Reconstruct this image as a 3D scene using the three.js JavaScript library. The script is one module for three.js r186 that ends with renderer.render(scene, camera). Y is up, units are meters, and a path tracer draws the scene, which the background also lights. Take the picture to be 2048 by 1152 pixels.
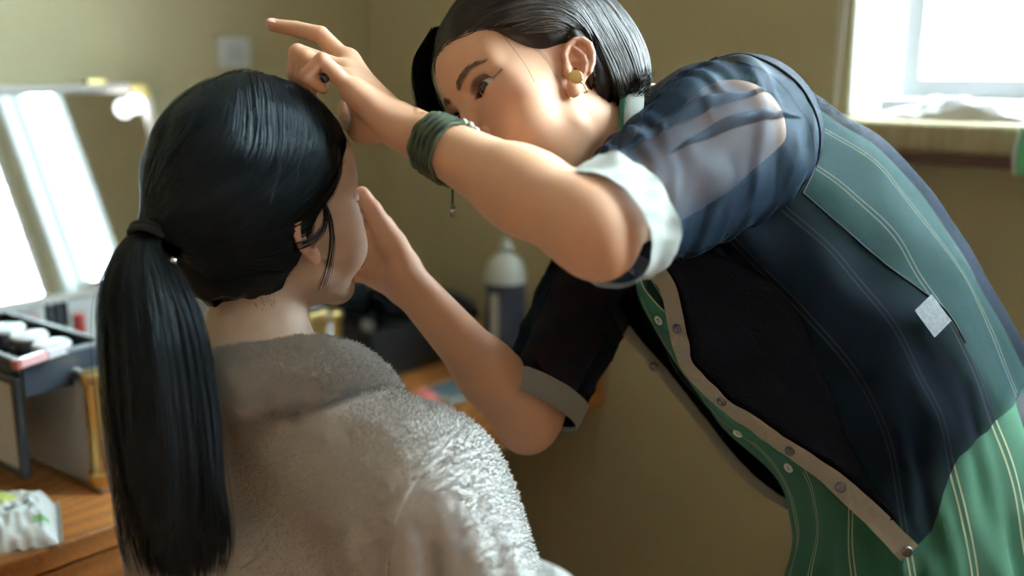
import * as THREE from 'three';
import { RoundedBoxGeometry } from 'three/addons/geometries/RoundedBoxGeometry.js';
import { mergeGeometries } from 'three/addons/utils/BufferGeometryUtils.js';
import { RectAreaLightUniformsLib } from 'three/addons/lights/RectAreaLightUniformsLib.js';
import { createNoise3D } from 'simplex-noise';

// ---------------------------------------------------------------- camera, sky, light, exposure
RectAreaLightUniformsLib.init();
const scene = new THREE.Scene();
const renderer = new THREE.WebGLRenderer({ antialias: true });
renderer.toneMapping = THREE.LinearToneMapping;
renderer.toneMappingExposure = 1.0;
renderer.shadowMap.enabled = true;
const PITCH = THREE.MathUtils.degToRad(12.6), EYE = [0, 1.32, 0], FOCAL = 2000;   // focal length in pixels of the 2048 x 1152 frame
const camera = new THREE.PerspectiveCamera(2 * Math.atan(576 / FOCAL) * 180 / Math.PI, 2048 / 1152, 0.02, 60);
camera.position.set(...EYE);
camera.rotation.x = -PITCH;
camera.focus = 1.04;
camera.userData.fStop = 1.6;
scene.add(camera);
scene.background = new THREE.Color(0.73, 0.93, 1.0);          // bright overcast sky
scene.backgroundIntensity = 70;

// ---------------------------------------------------------------- small maths
const SIN = Math.sin(PITCH), COS = Math.cos(PITCH);
const add = (a, b, s = 1) => [a[0] + b[0] * s, a[1] + b[1] * s, a[2] + b[2] * s];
const sub = (a, b) => [a[0] - b[0], a[1] - b[1], a[2] - b[2]];
const mul = (a, s) => [a[0] * s, a[1] * s, a[2] * s];
const dot = (a, b) => a[0] * b[0] + a[1] * b[1] + a[2] * b[2];
const cross = (a, b) => [a[1] * b[2] - a[2] * b[1], a[2] * b[0] - a[0] * b[2], a[0] * b[1] - a[1] * b[0]];
const len = (a) => Math.hypot(a[0], a[1], a[2]);
const unit = (a) => mul(a, 1 / (len(a) || 1));
const mix = (a, b, t) => a + (b - a) * t;
const mix3 = (a, b, t) => [mix(a[0], b[0], t), mix(a[1], b[1], t), mix(a[2], b[2], t)];
const clamp = (x, a = 0, b = 1) => Math.min(b, Math.max(a, x));
const sstep = (a, b, x) => { const t = clamp((x - a) / (b - a)); return t * t * (3 - 2 * t); };
// a measured point: where it is seen in the photograph and how far it stands along the lens axis
function P(px, py, d) {
  const x = (px - 1024) / FOCAL * d, v = -(py - 576) / FOCAL * d;
  return [EYE[0] + x, EYE[1] + v * COS - d * SIN, EYE[2] - v * SIN - d * COS];
}
function rng(seed) { let s = seed | 0; return () => { s = (s + 0x6d2b79f5) | 0; let t = Math.imul(s ^ (s >>> 15), 1 | s); t = (t + Math.imul(t ^ (t >>> 7), 61 | t)) ^ t; return ((t ^ (t >>> 14)) >>> 0) / 4294967296; }; }
const noise3 = createNoise3D(rng(7));
// Catmull-Rom through points of any width
function cr(pts, t) {
  const n = pts.length - 1, f = clamp(t) * n, i = Math.min(Math.floor(f), n - 1), u = f - i;
  const p1 = pts[i], p2 = pts[i + 1], p0 = i ? pts[i - 1] : p1.map((c, k) => 2 * c - p2[k]), p3 = i + 2 <= n ? pts[i + 2] : p2.map((c, k) => 2 * c - p1[k]);
  return p1.map((c, k) => 0.5 * (2 * c + (p2[k] - p0[k]) * u + (2 * p0[k] - 5 * c + 4 * p2[k] - p3[k]) * u * u + (-p0[k] + 3 * c - 3 * p2[k] + p3[k]) * u * u * u));
}

// ---------------------------------------------------------------- room axes: p from the mirror wall, h up, q from the window wall
const TURN = -Math.atan2(0.6615, 0.75);
const U = [0.6615, 0, -0.75], N1 = [0.75, 0, 0.6615], K = [-0.3455, 0, -2.5179];
const room = (p, h, q) => [K[0] + p * N1[0] - q * U[0], h, K[2] + p * N1[2] - q * U[2]];

// ---------------------------------------------------------------- scene helpers
const taken = new Map();
function numbered(name) { const n = taken.get(name) ?? 0; taken.set(name, n + 1); return n ? name + '_' + String(n).padStart(3, '0') : name; }
function shadows(o) { o.traverse((m) => { if (m.isMesh) m.castShadow = m.receiveShadow = true; }); return o; }
function tag(o, label, category, group) { o.userData.label = label; o.userData.category = category; if (group) o.userData.group = group; return o; }
function structure(o) { o.userData.kind = 'structure'; return o; }
function thing(name, label, category, at, turn = 0, group) {
  const g = new THREE.Group(); g.name = numbered(name); g.position.set(...at); g.rotation.y = turn; scene.add(g);
  return tag(g, label, category, group);
}
function part(name, geometry, material, parent, at) {
  const m = new THREE.Mesh(geometry, material); m.name = name; m.castShadow = m.receiveShadow = true;
  if (at) m.position.set(...at);
  parent.add(m); return m;
}
function shell(name, geometry, material, at = room(0, 0, 0), turn = TURN) { const m = part(name, geometry, material, scene, at); m.rotation.y = turn; return structure(m); }
// boxes in the axes of their parent, given by corners
function bx(x0, x1, y0, y1, z0, z1, r = 0) {
  const g = r ? new RoundedBoxGeometry(x1 - x0, y1 - y0, z1 - z0, 3, r) : new THREE.BoxGeometry(x1 - x0, y1 - y0, z1 - z0);
  g.translate((x0 + x1) / 2, (y0 + y1) / 2, (z0 + z1) / 2); return g;
}
const cyl = (r0, r1, h, n = 32, y = 0) => new THREE.CylinderGeometry(r1, r0, h, n).translate(0, y + h / 2, 0);
function lathe(pts, n = 40) { return new THREE.LatheGeometry(pts.map((p) => new THREE.Vector2(p[0], p[1])), n); }
function join(list) { return mergeGeometries(list.map((g) => { const c = g.index ? g.toNonIndexed() : g; for (const k of Object.keys(c.attributes)) if (!['position', 'normal', 'uv'].includes(k)) c.deleteAttribute(k); return c; })); }
function tube(points, r, seg = 60, sides = 8) { return new THREE.TubeGeometry(new THREE.CatmullRomCurve3(points.map((p) => new THREE.Vector3(...p))), seg, r, sides); }
const rgb = (r, g, b) => new THREE.Color().setRGB(r, g, b);
function mat(color, roughness = 0.6, more = {}) { return new THREE.MeshPhysicalMaterial({ color, roughness, side: THREE.DoubleSide, ...more }); }
// computed textures
function dataTexture(w, h, fn, srgb = false, repeat = true) {
  const d = new Uint8Array(w * h * 4);
  for (let y = 0; y < h; y++) for (let x = 0; x < w; x++) { const c = fn(x / w, y / h, x, y), o = (y * w + x) * 4; for (let k = 0; k < 3; k++) d[o + k] = clamp(Math.round((c[k] ?? c[0]) * 255), 0, 255); d[o + 3] = 255; }
  const t = new THREE.DataTexture(d, w, h); t.magFilter = THREE.LinearFilter; t.minFilter = THREE.LinearMipmapLinearFilter; t.generateMipmaps = true;
  if (repeat) t.wrapS = t.wrapT = THREE.RepeatWrapping;
  if (srgb) t.colorSpace = THREE.SRGBColorSpace;
  t.needsUpdate = true; return t;
}
function scaled(t, u, v) { const c = t.clone(); c.repeat.set(u, v); c.needsUpdate = true; return c; }
// noise that tiles over [0,1] x [0,1]
function tileNoise(u, v, f, z = 0) { const a = u * 2 * Math.PI, b = v * 2 * Math.PI, r = f / (2 * Math.PI); return 0.5 * (noise3(Math.cos(a) * r + 9, Math.sin(a) * r, Math.cos(b) * r + z) + noise3(Math.sin(b) * r + 3, Math.cos(a) * r - 5 + z, Math.sin(a) * r + 1)); }

// ---------------------------------------------------------------- the room shell
const plasterBump = dataTexture(256, 256, (u, v) => { const n = 0.5 + 0.25 * tileNoise(u, v, 24) + 0.2 * tileNoise(u, v, 70, 4); return [n, n, n]; });
const wallPaint = mat(rgb(0.44, 0.395, 0.225), 0.62, { bumpMap: scaled(plasterBump, 4, 4), bumpScale: 0.0004 });
const ceilingPaint = mat(rgb(0.82, 0.75, 0.66), 0.9), panelWood = mat(rgb(0.72, 0.50, 0.36), 0.6);
const floorWood = mat(rgb(0.40, 0.22, 0.13), 0.5);
const windowWhite = mat(rgb(0.86, 0.88, 0.90), 0.4);
const DEPTH = 4.0, WIDTH = 5.0, HIGH = 2.75;                                       // q and p extent, ceiling height
const WINDOWS = [[1.215, 1.60, 1.235, 2.6], [1.70, 2.7, 1.235, 2.6]];                    // openings: p from, p to, h from, h to
shell('wall_mirror_side', bx(-0.15, 0, 0, HIGH, -0.15, DEPTH), wallPaint);
{
  const [[a0, a1, a2, a3], [b0, b1, b2, b3]] = WINDOWS, w = (...a) => bx(...a, -0.15, 0);
  shell('wall_window_side', join([w(0, a0, 0, HIGH), w(a1, b0, 0, HIGH), w(b1, WIDTH, 0, HIGH), w(a0, a1, 0, a2), w(a0, a1, a3, HIGH), w(b0, b1, 0, b2), w(b0, b1, b3, HIGH)]), wallPaint);
}
shell('wall_camera_side', bx(WIDTH, WIDTH + 0.15, 0, HIGH, -0.15, DEPTH), panelWood);
shell('wall_far_left', bx(-0.15, WIDTH + 0.15, 0, HIGH, DEPTH, DEPTH + 0.15), panelWood);
shell('ceiling', bx(-0.15, WIDTH + 0.15, HIGH, HIGH + 0.12, -0.15, DEPTH + 0.15), ceilingPaint);
shell('floor', bx(-0.15, WIDTH + 0.15, -0.12, 0, -0.15, DEPTH + 0.15), floorWood);

// window: white sliding sashes, panes
WINDOWS.forEach(([WP0, WP1, WH0, WH1], i) => {
  const w = new THREE.Group(); w.name = 'window_' + (i + 1); w.position.set(...room(0, 0, 0)); w.rotation.y = TURN; scene.add(structure(w));
  const f = (n, ...a) => part(n, bx(...a, 0.004), windowWhite, w);
  f('frame', WP0, WP0 + 0.012, WH0, WH1, -0.12, -0.02); f('frame', WP1 - 0.045, WP1, WH0, WH1, -0.12, -0.02);
  f('frame', WP0 + 0.045, WP1 - 0.045, WH1 - 0.045, WH1, -0.12, -0.02); f('frame', WP0 + 0.045, WP1 - 0.045, WH0, WH0 + 0.03, -0.12, -0.02);
  const glass = mat(0xffffff, 0, { transmission: 1, thickness: 0, ior: 1.45 });
  part('pane', bx(WP0 + 0.012, WP0 + 0.06, WH0 + 0.03, WH1 - 0.045, -0.082, -0.079), glass, w);
  const a = WP0 + 0.06, b = WP1 - 0.045, n = i ? 2 : 1, third = (b - a) / n, lo = WH0 + 0.03, hi = WH1 - 0.045;
  for (let k = 0; k < n; k++) {
    const x0 = a + third * k, x1 = x0 + third, z = k % 2 ? -0.06 : -0.095, s = 0.032;
    const sash = part('sash', join([bx(x0, x0 + s, lo, hi, z, z + 0.025), bx(x1 - s, x1, lo, hi, z, z + 0.025), bx(x0 + s, x1 - s, lo, lo + s, z, z + 0.025), bx(x0 + s, x1 - s, hi - s, hi, z, z + 0.025)]), windowWhite, w);
    part('pane', bx(x0 + s, x1 - s, lo + s, hi - s, z + 0.011, z + 0.014), glass, sash);
  }
});
// sill: a shelf wrapped in woven cloth, brown wood trim below
const weave = dataTexture(128, 128, (u, v, x, y) => { const a = 0.5 + 0.5 * Math.sin(x * Math.PI / 4) * Math.sin(y * Math.PI / 4), n = 0.12 * tileNoise(u, v, 9); return [0.60 + 0.14 * a + n, 0.56 + 0.13 * a + n, 0.42 + 0.12 * a + n]; }, true);
const weaveMat = mat(0xffffff, 0.9, { map: scaled(weave, 10, 10), bumpMap: scaled(weave, 10, 10), bumpScale: 0.0006 });
shell('trim_1', bx(1.10, 2.9, 1.166, 1.186, 0, 0.035, 0.003), mat(rgb(0.13, 0.055, 0.03), 0.45));
{
  const s = new THREE.Mesh(new RoundedBoxGeometry(1.64, 0.048, 0.10, 4, 0.012).translate(2.0, 1.211, 0.035), weaveMat); s.name = 'trim_2'; s.position.set(...room(0, 0, 0)); s.rotation.y = TURN; s.castShadow = s.receiveShadow = true; scene.add(structure(s));
}
// the ground and the neighbour's house outside
shell('exterior_ground', bx(-8, 12, -3.2, -3.0, -30, -0.4), mat(rgb(0.35, 0.35, 0.33), 0.9));
{
  const b = thing('neighbour_house', 'pale blurred house seen through the window pane', 'building', room(3.2, -3.0, -9), TURN);
  part('wall', bx(-1.6, 3.5, 0, 5.0, -4, 0), mat(rgb(0.55, 0.50, 0.52), 0.9), b);
  const roof = new THREE.Shape([[-1.9, 5.0], [3.8, 5.0], [0.95, 6.4]].map((p) => new THREE.Vector2(...p)));
  part('roof', new THREE.ExtrudeGeometry(roof, { depth: 4.6, bevelEnabled: false }).translate(0, 0, -4.3), mat(rgb(0.36, 0.40, 0.46), 0.8), b);
}
// socket plate on the mirror wall
{
  const s = thing('wall_socket', 'pale square socket plate on the wall above the ponytailed head', 'socket', room(0, 1.347, 0.392), TURN);
  part('plate', bx(0, 0.009, -0.036, 0.03, -0.04, 0.04, 0.003), mat(rgb(0.62, 0.66, 0.63), 0.4), s);
  part('outlet', bx(0.009, 0.011, -0.02, 0.015, -0.02, 0.02), mat(rgb(0.52, 0.56, 0.54), 0.5), s);
}

// ---------------------------------------------------------------- desk
const grain = dataTexture(512, 512, (u, v) => {
  const w = tileNoise(u, v, 3, 2) * 0.09, r = 0.5 + 0.5 * Math.sin((v * 22 + w * 22 + 1.2 * tileNoise(u, v, 2, 8)) * 2 * Math.PI), f = tileNoise(u * 0.999, v, 90, 5) * 0.10 + 0.08 * tileNoise(u, v, 180, 3);
  const t = 0.72 + 0.15 * r + f * 0.6; return [0.76 * t + 0.03, 0.52 * t, 0.27 * t];
}, true);
const deskWood = mat(0xffffff, 0.42, { map: scaled(grain, 1.1, 1.6) });
const HT = 0.73, DP = 0.73;
{
  const d = thing('desk', 'long orange-brown wooden desk fitted along the mirror wall', 'desk', room(0, 0, 0), TURN);
  const uvm = (g) => { const p = g.attributes.position, n = g.attributes.normal, uv = g.attributes.uv; for (let i = 0; i < p.count; i++) uv.setXY(i, p.getZ(i), Math.abs(n.getY(i)) > 0.5 ? p.getX(i) : p.getY(i)); return g; };
  part('tabletop', uvm(bx(0.003, DP, HT - 0.032, HT, 0.003, 2.4, 0.004)), deskWood, d);
  part('apron', uvm(bx(DP - 0.03, DP - 0.004, HT - 0.125, HT - 0.034, 0.003, 2.4, 0.002)), deskWood, d);
  for (const q of [0.42, 1.02, 1.62]) part('drawer_gap', bx(DP - 0.0045, DP - 0.003, HT - 0.115, HT - 0.045, q, q + 0.004), mat(rgb(0.03, 0.015, 0.01), 0.9), d);
  for (const q of [2.3]) part('leg', bx(DP - 0.1, DP - 0.04, 0, HT - 0.034, q, q + 0.06, 0.004), deskWood, d);
  part('side_panel', bx(0.02, 0.10, 0, HT - 0.034, 2.3, 2.36, 0.004), deskWood, d);
}

// ---------------------------------------------------------------- distance fields and their meshes
const smin = (a, b, k) => { const h = k - Math.abs(a - b); return h > 0 ? Math.min(a, b) - h * h / (4 * k) : Math.min(a, b); };
const smax = (a, b, k) => -smin(-a, -b, k);
const ball = (c, r) => { const [cx, cy, cz] = c; return (x, y, z) => Math.sqrt((x - cx) ** 2 + (y - cy) ** 2 + (z - cz) ** 2) - r; };
function cone(a, ra, b, rb) {                                                   // tapered capsule
  const [ax, ay, az] = a, dx = b[0] - ax, dy = b[1] - ay, dz = b[2] - az, l2 = 1 / (dx * dx + dy * dy + dz * dz), dr = rb - ra;
  return (x, y, z) => {
    const px = x - ax, py = y - ay, pz = z - az; let t = (px * dx + py * dy + pz * dz) * l2; t = t < 0 ? 0 : t > 1 ? 1 : t;
    const qx = px - dx * t, qy = py - dy * t, qz = pz - dz * t; return Math.sqrt(qx * qx + qy * qy + qz * qz) - ra - dr * t;
  };
}
function chain(points, radii, k = 0.004) { const s = points.slice(1).map((p, i) => cone(points[i], radii[i], p, radii[i + 1])); return (x, y, z) => { let d = s[0](x, y, z); for (let i = 1; i < s.length; i++) d = smin(d, s[i](x, y, z), k); return d; }; }
function egg(c, r, axes) {                                                      // ellipsoid, axes = three unit vectors or none
  const [cx, cy, cz] = c, [rx, ry, rz] = r, rm = Math.min(rx, ry, rz);
  return (x, y, z) => {
    let px = x - cx, py = y - cy, pz = z - cz;
    if (axes) { const q = [px, py, pz]; px = dot(q, axes[0]); py = dot(q, axes[1]); pz = dot(q, axes[2]); }
    const k0 = Math.sqrt((px / rx) ** 2 + (py / ry) ** 2 + (pz / rz) ** 2), k1 = Math.sqrt((px / rx / rx) ** 2 + (py / ry / ry) ** 2 + (pz / rz / rz) ** 2);
    return k0 < 1e-6 ? -rm : k0 * (k0 - 1) / k1;
  };
}
function poly2(pts) {                                                            // signed distance to a closed outline
  const n = pts.length;
  return (x, y) => {
    let d = 1e9, s = 1;
    for (let i = 0, j = n - 1; i < n; j = i++) {
      const ex = pts[j][0] - pts[i][0], ey = pts[j][1] - pts[i][1], wx = x - pts[i][0], wy = y - pts[i][1], t = clamp((wx * ex + wy * ey) / (ex * ex + ey * ey));
      d = Math.min(d, (wx - ex * t) ** 2 + (wy - ey * t) ** 2);
      const c1 = y >= pts[i][1], c2 = y < pts[j][1], c3 = ex * wy > ey * wx;
      if ((c1 && c2 && c3) || (!c1 && !c2 && !c3)) s = -s;
    }
    return s * Math.sqrt(d);
  };
}
// naive surface nets over the active blocks of a box, vertices drawn onto the surface
function meshField(f, lo, hi, h, { color, reach = 1.3, keep } = {}) {
  const n = [0, 1, 2].map((k) => Math.ceil((hi[k] - lo[k]) / h) + 1), [nx, ny, nz] = n, B = 6, val = new Float32Array(nx * ny * nz).fill(1e9), at = (i, j, k) => (k * ny + j) * nx + i, r = B * h * Math.sqrt(3) / 2;
  for (let k0 = 0; k0 < nz - 1; k0 += B) for (let j0 = 0; j0 < ny - 1; j0 += B) for (let i0 = 0; i0 < nx - 1; i0 += B) {
    if (Math.abs(f(lo[0] + (i0 + B / 2) * h, lo[1] + (j0 + B / 2) * h, lo[2] + (k0 + B / 2) * h)) > r * reach) continue;
    for (let k = k0; k <= Math.min(k0 + B, nz - 1); k++) for (let j = j0; j <= Math.min(j0 + B, ny - 1); j++) for (let i = i0; i <= Math.min(i0 + B, nx - 1); i++) { const q = at(i, j, k); if (val[q] === 1e9) val[q] = f(lo[0] + i * h, lo[1] + j * h, lo[2] + k * h); }
  }
  const cell = new Int32Array(nx * ny * nz).fill(-1), pos = [], idx = [];
  for (let k = 0; k < nz - 1; k++) for (let j = 0; j < ny - 1; j++) for (let i = 0; i < nx - 1; i++) {
    let neg = 0, bad = false, sx = 0, sy = 0, sz = 0, m = 0;
    const c = [];
    for (let b = 0; b < 8; b++) { const v = val[at(i + (b & 1), j + ((b >> 1) & 1), k + (b >> 2))]; if (v === 1e9) { bad = true; break; } c.push(v); if (v < 0) neg++; }
    if (bad || !neg || neg === 8) continue;
    for (let a = 0; a < 8; a++) for (let e = 1; e < 8; e <<= 1) { const b = a | e; if (a & e || (c[a] < 0) === (c[b] < 0)) continue; const t = c[a] / (c[a] - c[b]); sx += (a & 1) + (e === 1 ? t : 0); sy += ((a >> 1) & 1) + (e === 2 ? t : 0); sz += (a >> 2) + (e === 4 ? t : 0); m++; }
    cell[at(i, j, k)] = pos.length / 3; pos.push(lo[0] + (i + sx / m) * h, lo[1] + (j + sy / m) * h, lo[2] + (k + sz / m) * h);
  }
  for (let k = 1; k < nz - 1; k++) for (let j = 1; j < ny - 1; j++) for (let i = 1; i < nx - 1; i++) {
    const v0 = val[at(i, j, k)]; if (v0 === 1e9) continue;
    for (let a = 0; a < 3; a++) {
      const v1 = val[at(i + (a === 0), j + (a === 1), k + (a === 2))]; if (v1 === 1e9 || (v0 < 0) === (v1 < 0)) continue;
      const u = [a !== 0 && a !== 2 ? 0 : 0, 0, 0], w = [0, 0, 0]; u[(a + 1) % 3] = 1; w[(a + 2) % 3] = 1;
      const q = [cell[at(i, j, k)], cell[at(i - u[0], j - u[1], k - u[2])], cell[at(i - u[0] - w[0], j - u[1] - w[1], k - u[2] - w[2])], cell[at(i - w[0], j - w[1], k - w[2])]];
      if (q.some((x) => x < 0)) continue;
      if (v0 < 0) idx.push(q[0], q[1], q[2], q[0], q[2], q[3]); else idx.push(q[0], q[2], q[1], q[0], q[3], q[2]);
    }
  }
  const nv = pos.length / 3, nor = new Float32Array(nv * 3), col = color ? new Float32Array(nv * 3) : null, e = h * 0.4;
  const grad = (x, y, z) => { const a = f(x + e, y - e, z - e), b = f(x - e, y - e, z + e), c = f(x - e, y + e, z - e), d = f(x + e, y + e, z + e); return [(a - b - c + d) / (4 * e), (-a - b + c + d) / (4 * e), (-a + b - c + d) / (4 * e)]; };
  for (let i = 0; i < nv; i++) {
    let x = pos[i * 3], y = pos[i * 3 + 1], z = pos[i * 3 + 2], g = grad(x, y, z);
    const l = Math.hypot(...g) || 1, d = clamp(f(x, y, z) / l, -h * 0.7, h * 0.7);
    x -= g[0] / l * d; y -= g[1] / l * d; z -= g[2] / l * d; g = unit(grad(x, y, z));
    pos[i * 3] = x; pos[i * 3 + 1] = y; pos[i * 3 + 2] = z; nor.set(g, i * 3);
    if (col) col.set(color(x, y, z, g), i * 3);
  }
  const g = new THREE.BufferGeometry();
  g.setAttribute('position', new THREE.BufferAttribute(new Float32Array(pos), 3)); g.setAttribute('normal', new THREE.BufferAttribute(nor, 3));
  if (col) g.setAttribute('color', new THREE.BufferAttribute(col, 3));
  let ids = idx;
  if (keep) { ids = []; for (let i = 0; i < idx.length; i += 3) { const c = [0, 1, 2].map((k) => (pos[idx[i] * 3 + k] + pos[idx[i + 1] * 3 + k] + pos[idx[i + 2] * 3 + k]) / 3); if (keep(...c)) ids.push(idx[i], idx[i + 1], idx[i + 2]); } }
  g.setIndex(ids); return g;
}
function rebase(g, base) { return g.translate(-base[0], -base[1], -base[2]); }
// a smooth sheet through a grid of points; wave(u, v, point, normal) may push it; t gives it thickness
function sheetPoint(grid, u, v) { return cr(grid.map((row) => cr(row, u)), v); }
function sheet(grid, nu, nv, { wave, off = 0, thick = 0, u0 = 0, u1 = 1, v0 = 0, v1 = 1, cut, color } = {}) {
  const pos = [], uv = [], idx = [], W = nu + 1, base = [];
  for (let j = 0; j <= nv; j++) { const v = mix(v0, v1, j / nv), rows = grid.map((row) => row), line = []; for (let i = 0; i <= nu; i++) { const u = mix(u0, u1, i / nu); base.push(sheetPoint(rows, u, v)); uv.push(u, v); line.push(u); } }
  const nrm = base.map((p, q) => { const i = q % W, j = (q - i) / W, a = base[j * W + Math.min(i + 1, nu)], b = base[j * W + Math.max(i - 1, 0)], c = base[Math.min(j + 1, nv) * W + i], d = base[Math.max(j - 1, 0) * W + i]; return unit(cross(sub(a, b), sub(c, d))); });
  const put = (shift) => base.map((p, q) => add(p, nrm[q], shift + (wave ? wave(uv[q * 2], uv[q * 2 + 1], p, nrm[q]) : 0)));
  const build = (pts, flip, start) => { for (const p of pts) pos.push(...p); for (let j = 0; j < nv; j++) for (let i = 0; i < nu; i++) { const a = j * W + i, q = [a, a + 1, a + W + 1, a + W]; if (cut && !cut((uv[q[0] * 2] + uv[q[2] * 2]) / 2, (uv[q[0] * 2 + 1] + uv[q[2] * 2 + 1]) / 2)) continue; const s = q.map((x) => x + start); if (flip) idx.push(s[0], s[2], s[1], s[0], s[3], s[2]); else idx.push(s[0], s[1], s[2], s[0], s[2], s[3]); } };
  build(put(off + thick / 2), false, 0);
  let uvs = uv.slice();
  if (thick) {
    const n = base.length; build(put(off - thick / 2), true, n); uvs = uvs.concat(uv);
    const rim = (a, b) => idx.push(a, b, b + n, a, b + n, a + n);
    for (let i = 0; i < nu; i++) { rim(i + 1, i); rim(nv * W + i, nv * W + i + 1); } for (let j = 0; j < nv; j++) { rim(j * W, (j + 1) * W); rim((j + 1) * W + nu, j * W + nu); }
  }
  const g = new THREE.BufferGeometry();
  g.setAttribute('position', new THREE.Float32BufferAttribute(pos, 3)); g.setAttribute('uv', new THREE.Float32BufferAttribute(uvs, 2)); g.setIndex(idx); g.computeVertexNormals();
  return g;
}
// hair: many thin ribbons, each a list of points with the outward direction and a width
function ribbons(list, { colors } = {}) {
  const pos = [], nor = [], idx = [], col = [];
  list.forEach((s, si) => {
    const n = s.p.length, c = colors ? colors(si, s) : null;
    for (let i = 0; i < n; i++) {
      const t = unit(sub(s.p[Math.min(i + 1, n - 1)], s.p[Math.max(i - 1, 0)])), out = unit(s.n[i]), side = unit(cross(t, out)), w = s.w * (i === n - 1 ? 0.25 : 1) * 0.5, up = unit(cross(side, t));
      const b = pos.length / 3;
      pos.push(...add(s.p[i], side, -w), ...add(s.p[i], side, w));
      nor.push(...unit(add(up, side, -0.7)), ...unit(add(up, side, 0.7)));
      if (c) { const q = typeof c === 'function' ? c(i / (n - 1), s.p[i]) : c; col.push(...q, ...q); }
      if (i) { const a = b - 2; idx.push(a, a + 1, b + 1, a, b + 1, b); }
    }
  });
  const g = new THREE.BufferGeometry();
  g.setAttribute('position', new THREE.Float32BufferAttribute(pos, 3)); g.setAttribute('normal', new THREE.Float32BufferAttribute(nor, 3));
  if (colors) g.setAttribute('color', new THREE.Float32BufferAttribute(col, 3));
  g.setIndex(idx); return g;
}
function gradOf(f, e = 0.002) { return (p) => { const [x, y, z] = p; return unit([f(x + e, y, z) - f(x - e, y, z), f(x, y + e, z) - f(x, y - e, z), f(x, y, z + e) - f(x, y, z - e)]); }; }
// a frame: columns left, up, forward, and its origin
function frame(left, up, fwd, o) {
  return { o, left, up, fwd, out: (l) => add(add(add(o, left, l[0]), up, l[1]), fwd, l[2]), in: (p) => { const d = sub(p, o); return [dot(d, left), dot(d, up), dot(d, fwd)]; }, dir: (l) => add(add(mul(left, l[0]), up, l[1]), fwd, l[2]) };
}

// ---------------------------------------------------------------- a head in its own axes: x to its left, y up, z forward, origin between the ears
const EAR = (() => {
  const mm = (l) => l.map(([a, b]) => [a / 1000, b / 1000]);
  const outline = poly2(mm([[-6, -6], [-7, 6], [-5, 16], [-1, 25], [6, 30.5], [14, 30.5], [21, 25], [24, 15], [23.5, 4], [20, -6], [15, -14], [11, -22], [6, -29], [0, -31], [-4, -27], [-6, -17]]));
  const tubes = [
    chain(mm([[-1, -1], [-5, 5], [-6, 14], [-2, 23], [5, 28.5], [13, 28.8], [19.5, 23.5], [22, 14], [21.5, 4], [18, -6]]).map(([a, b]) => [a, b, 0.0035]), [0.002, 0.0024, 0.003, 0.0034, 0.0036, 0.0036, 0.0036, 0.0034, 0.003, 0.0025], 0.0003),          // helix
    chain(mm([[7, -13], [13, -6], [15, 3], [13, 11], [8, 17], [3, 21]]).map(([a, b]) => [a, b, 0.003]), [0.003, 0.0033, 0.0034, 0.0032, 0.0026, 0.002], 0.0003),     // antihelix
    chain(mm([[-5.5, 0], [-4.5, -5], [-3, -9]]).map(([a, b]) => [a, b, 0.0035]), [0.0032, 0.004, 0.003], 0.002),   // tragus
    chain(mm([[2.5, -13.5], [7, -13.5]]).map(([a, b]) => [a, b, 0.003]), [0.003, 0.003], 0.002),                   // antitragus
  ];
  const bowl = egg([0.0035, -0.003, 0.006], [0.0085, 0.0105, 0.0075]), fossa = egg([0.004, 0.0125, 0.006], [0.006, 0.006, 0.005]), scapha = egg([0.0175, 0.010, 0.007], [0.003, 0.014, 0.005]), lobe = egg([0.001, -0.0225, 0.001], [0.0065, 0.0085, 0.0048]);
  return (a, b, w) => {
    if (a < -0.03 || a > 0.05 || Math.abs(b) > 0.06 || Math.abs(w) > 0.04) return 0.02;
    let d = smax(outline(a, b) + 0.001, Math.abs(w) - 0.0026, 0.003);
    d = smax(d, -bowl(a, b, w), 0.003); d = smax(d, -fossa(a, b, w), 0.003); d = smax(d, -scapha(a, b, w), 0.002);
    d = smin(d, lobe(a, b, w), 0.004);
    for (const t of tubes) d = smin(d, t(a, b, w), 0.0022);
    return d;
  };
})();
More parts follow.
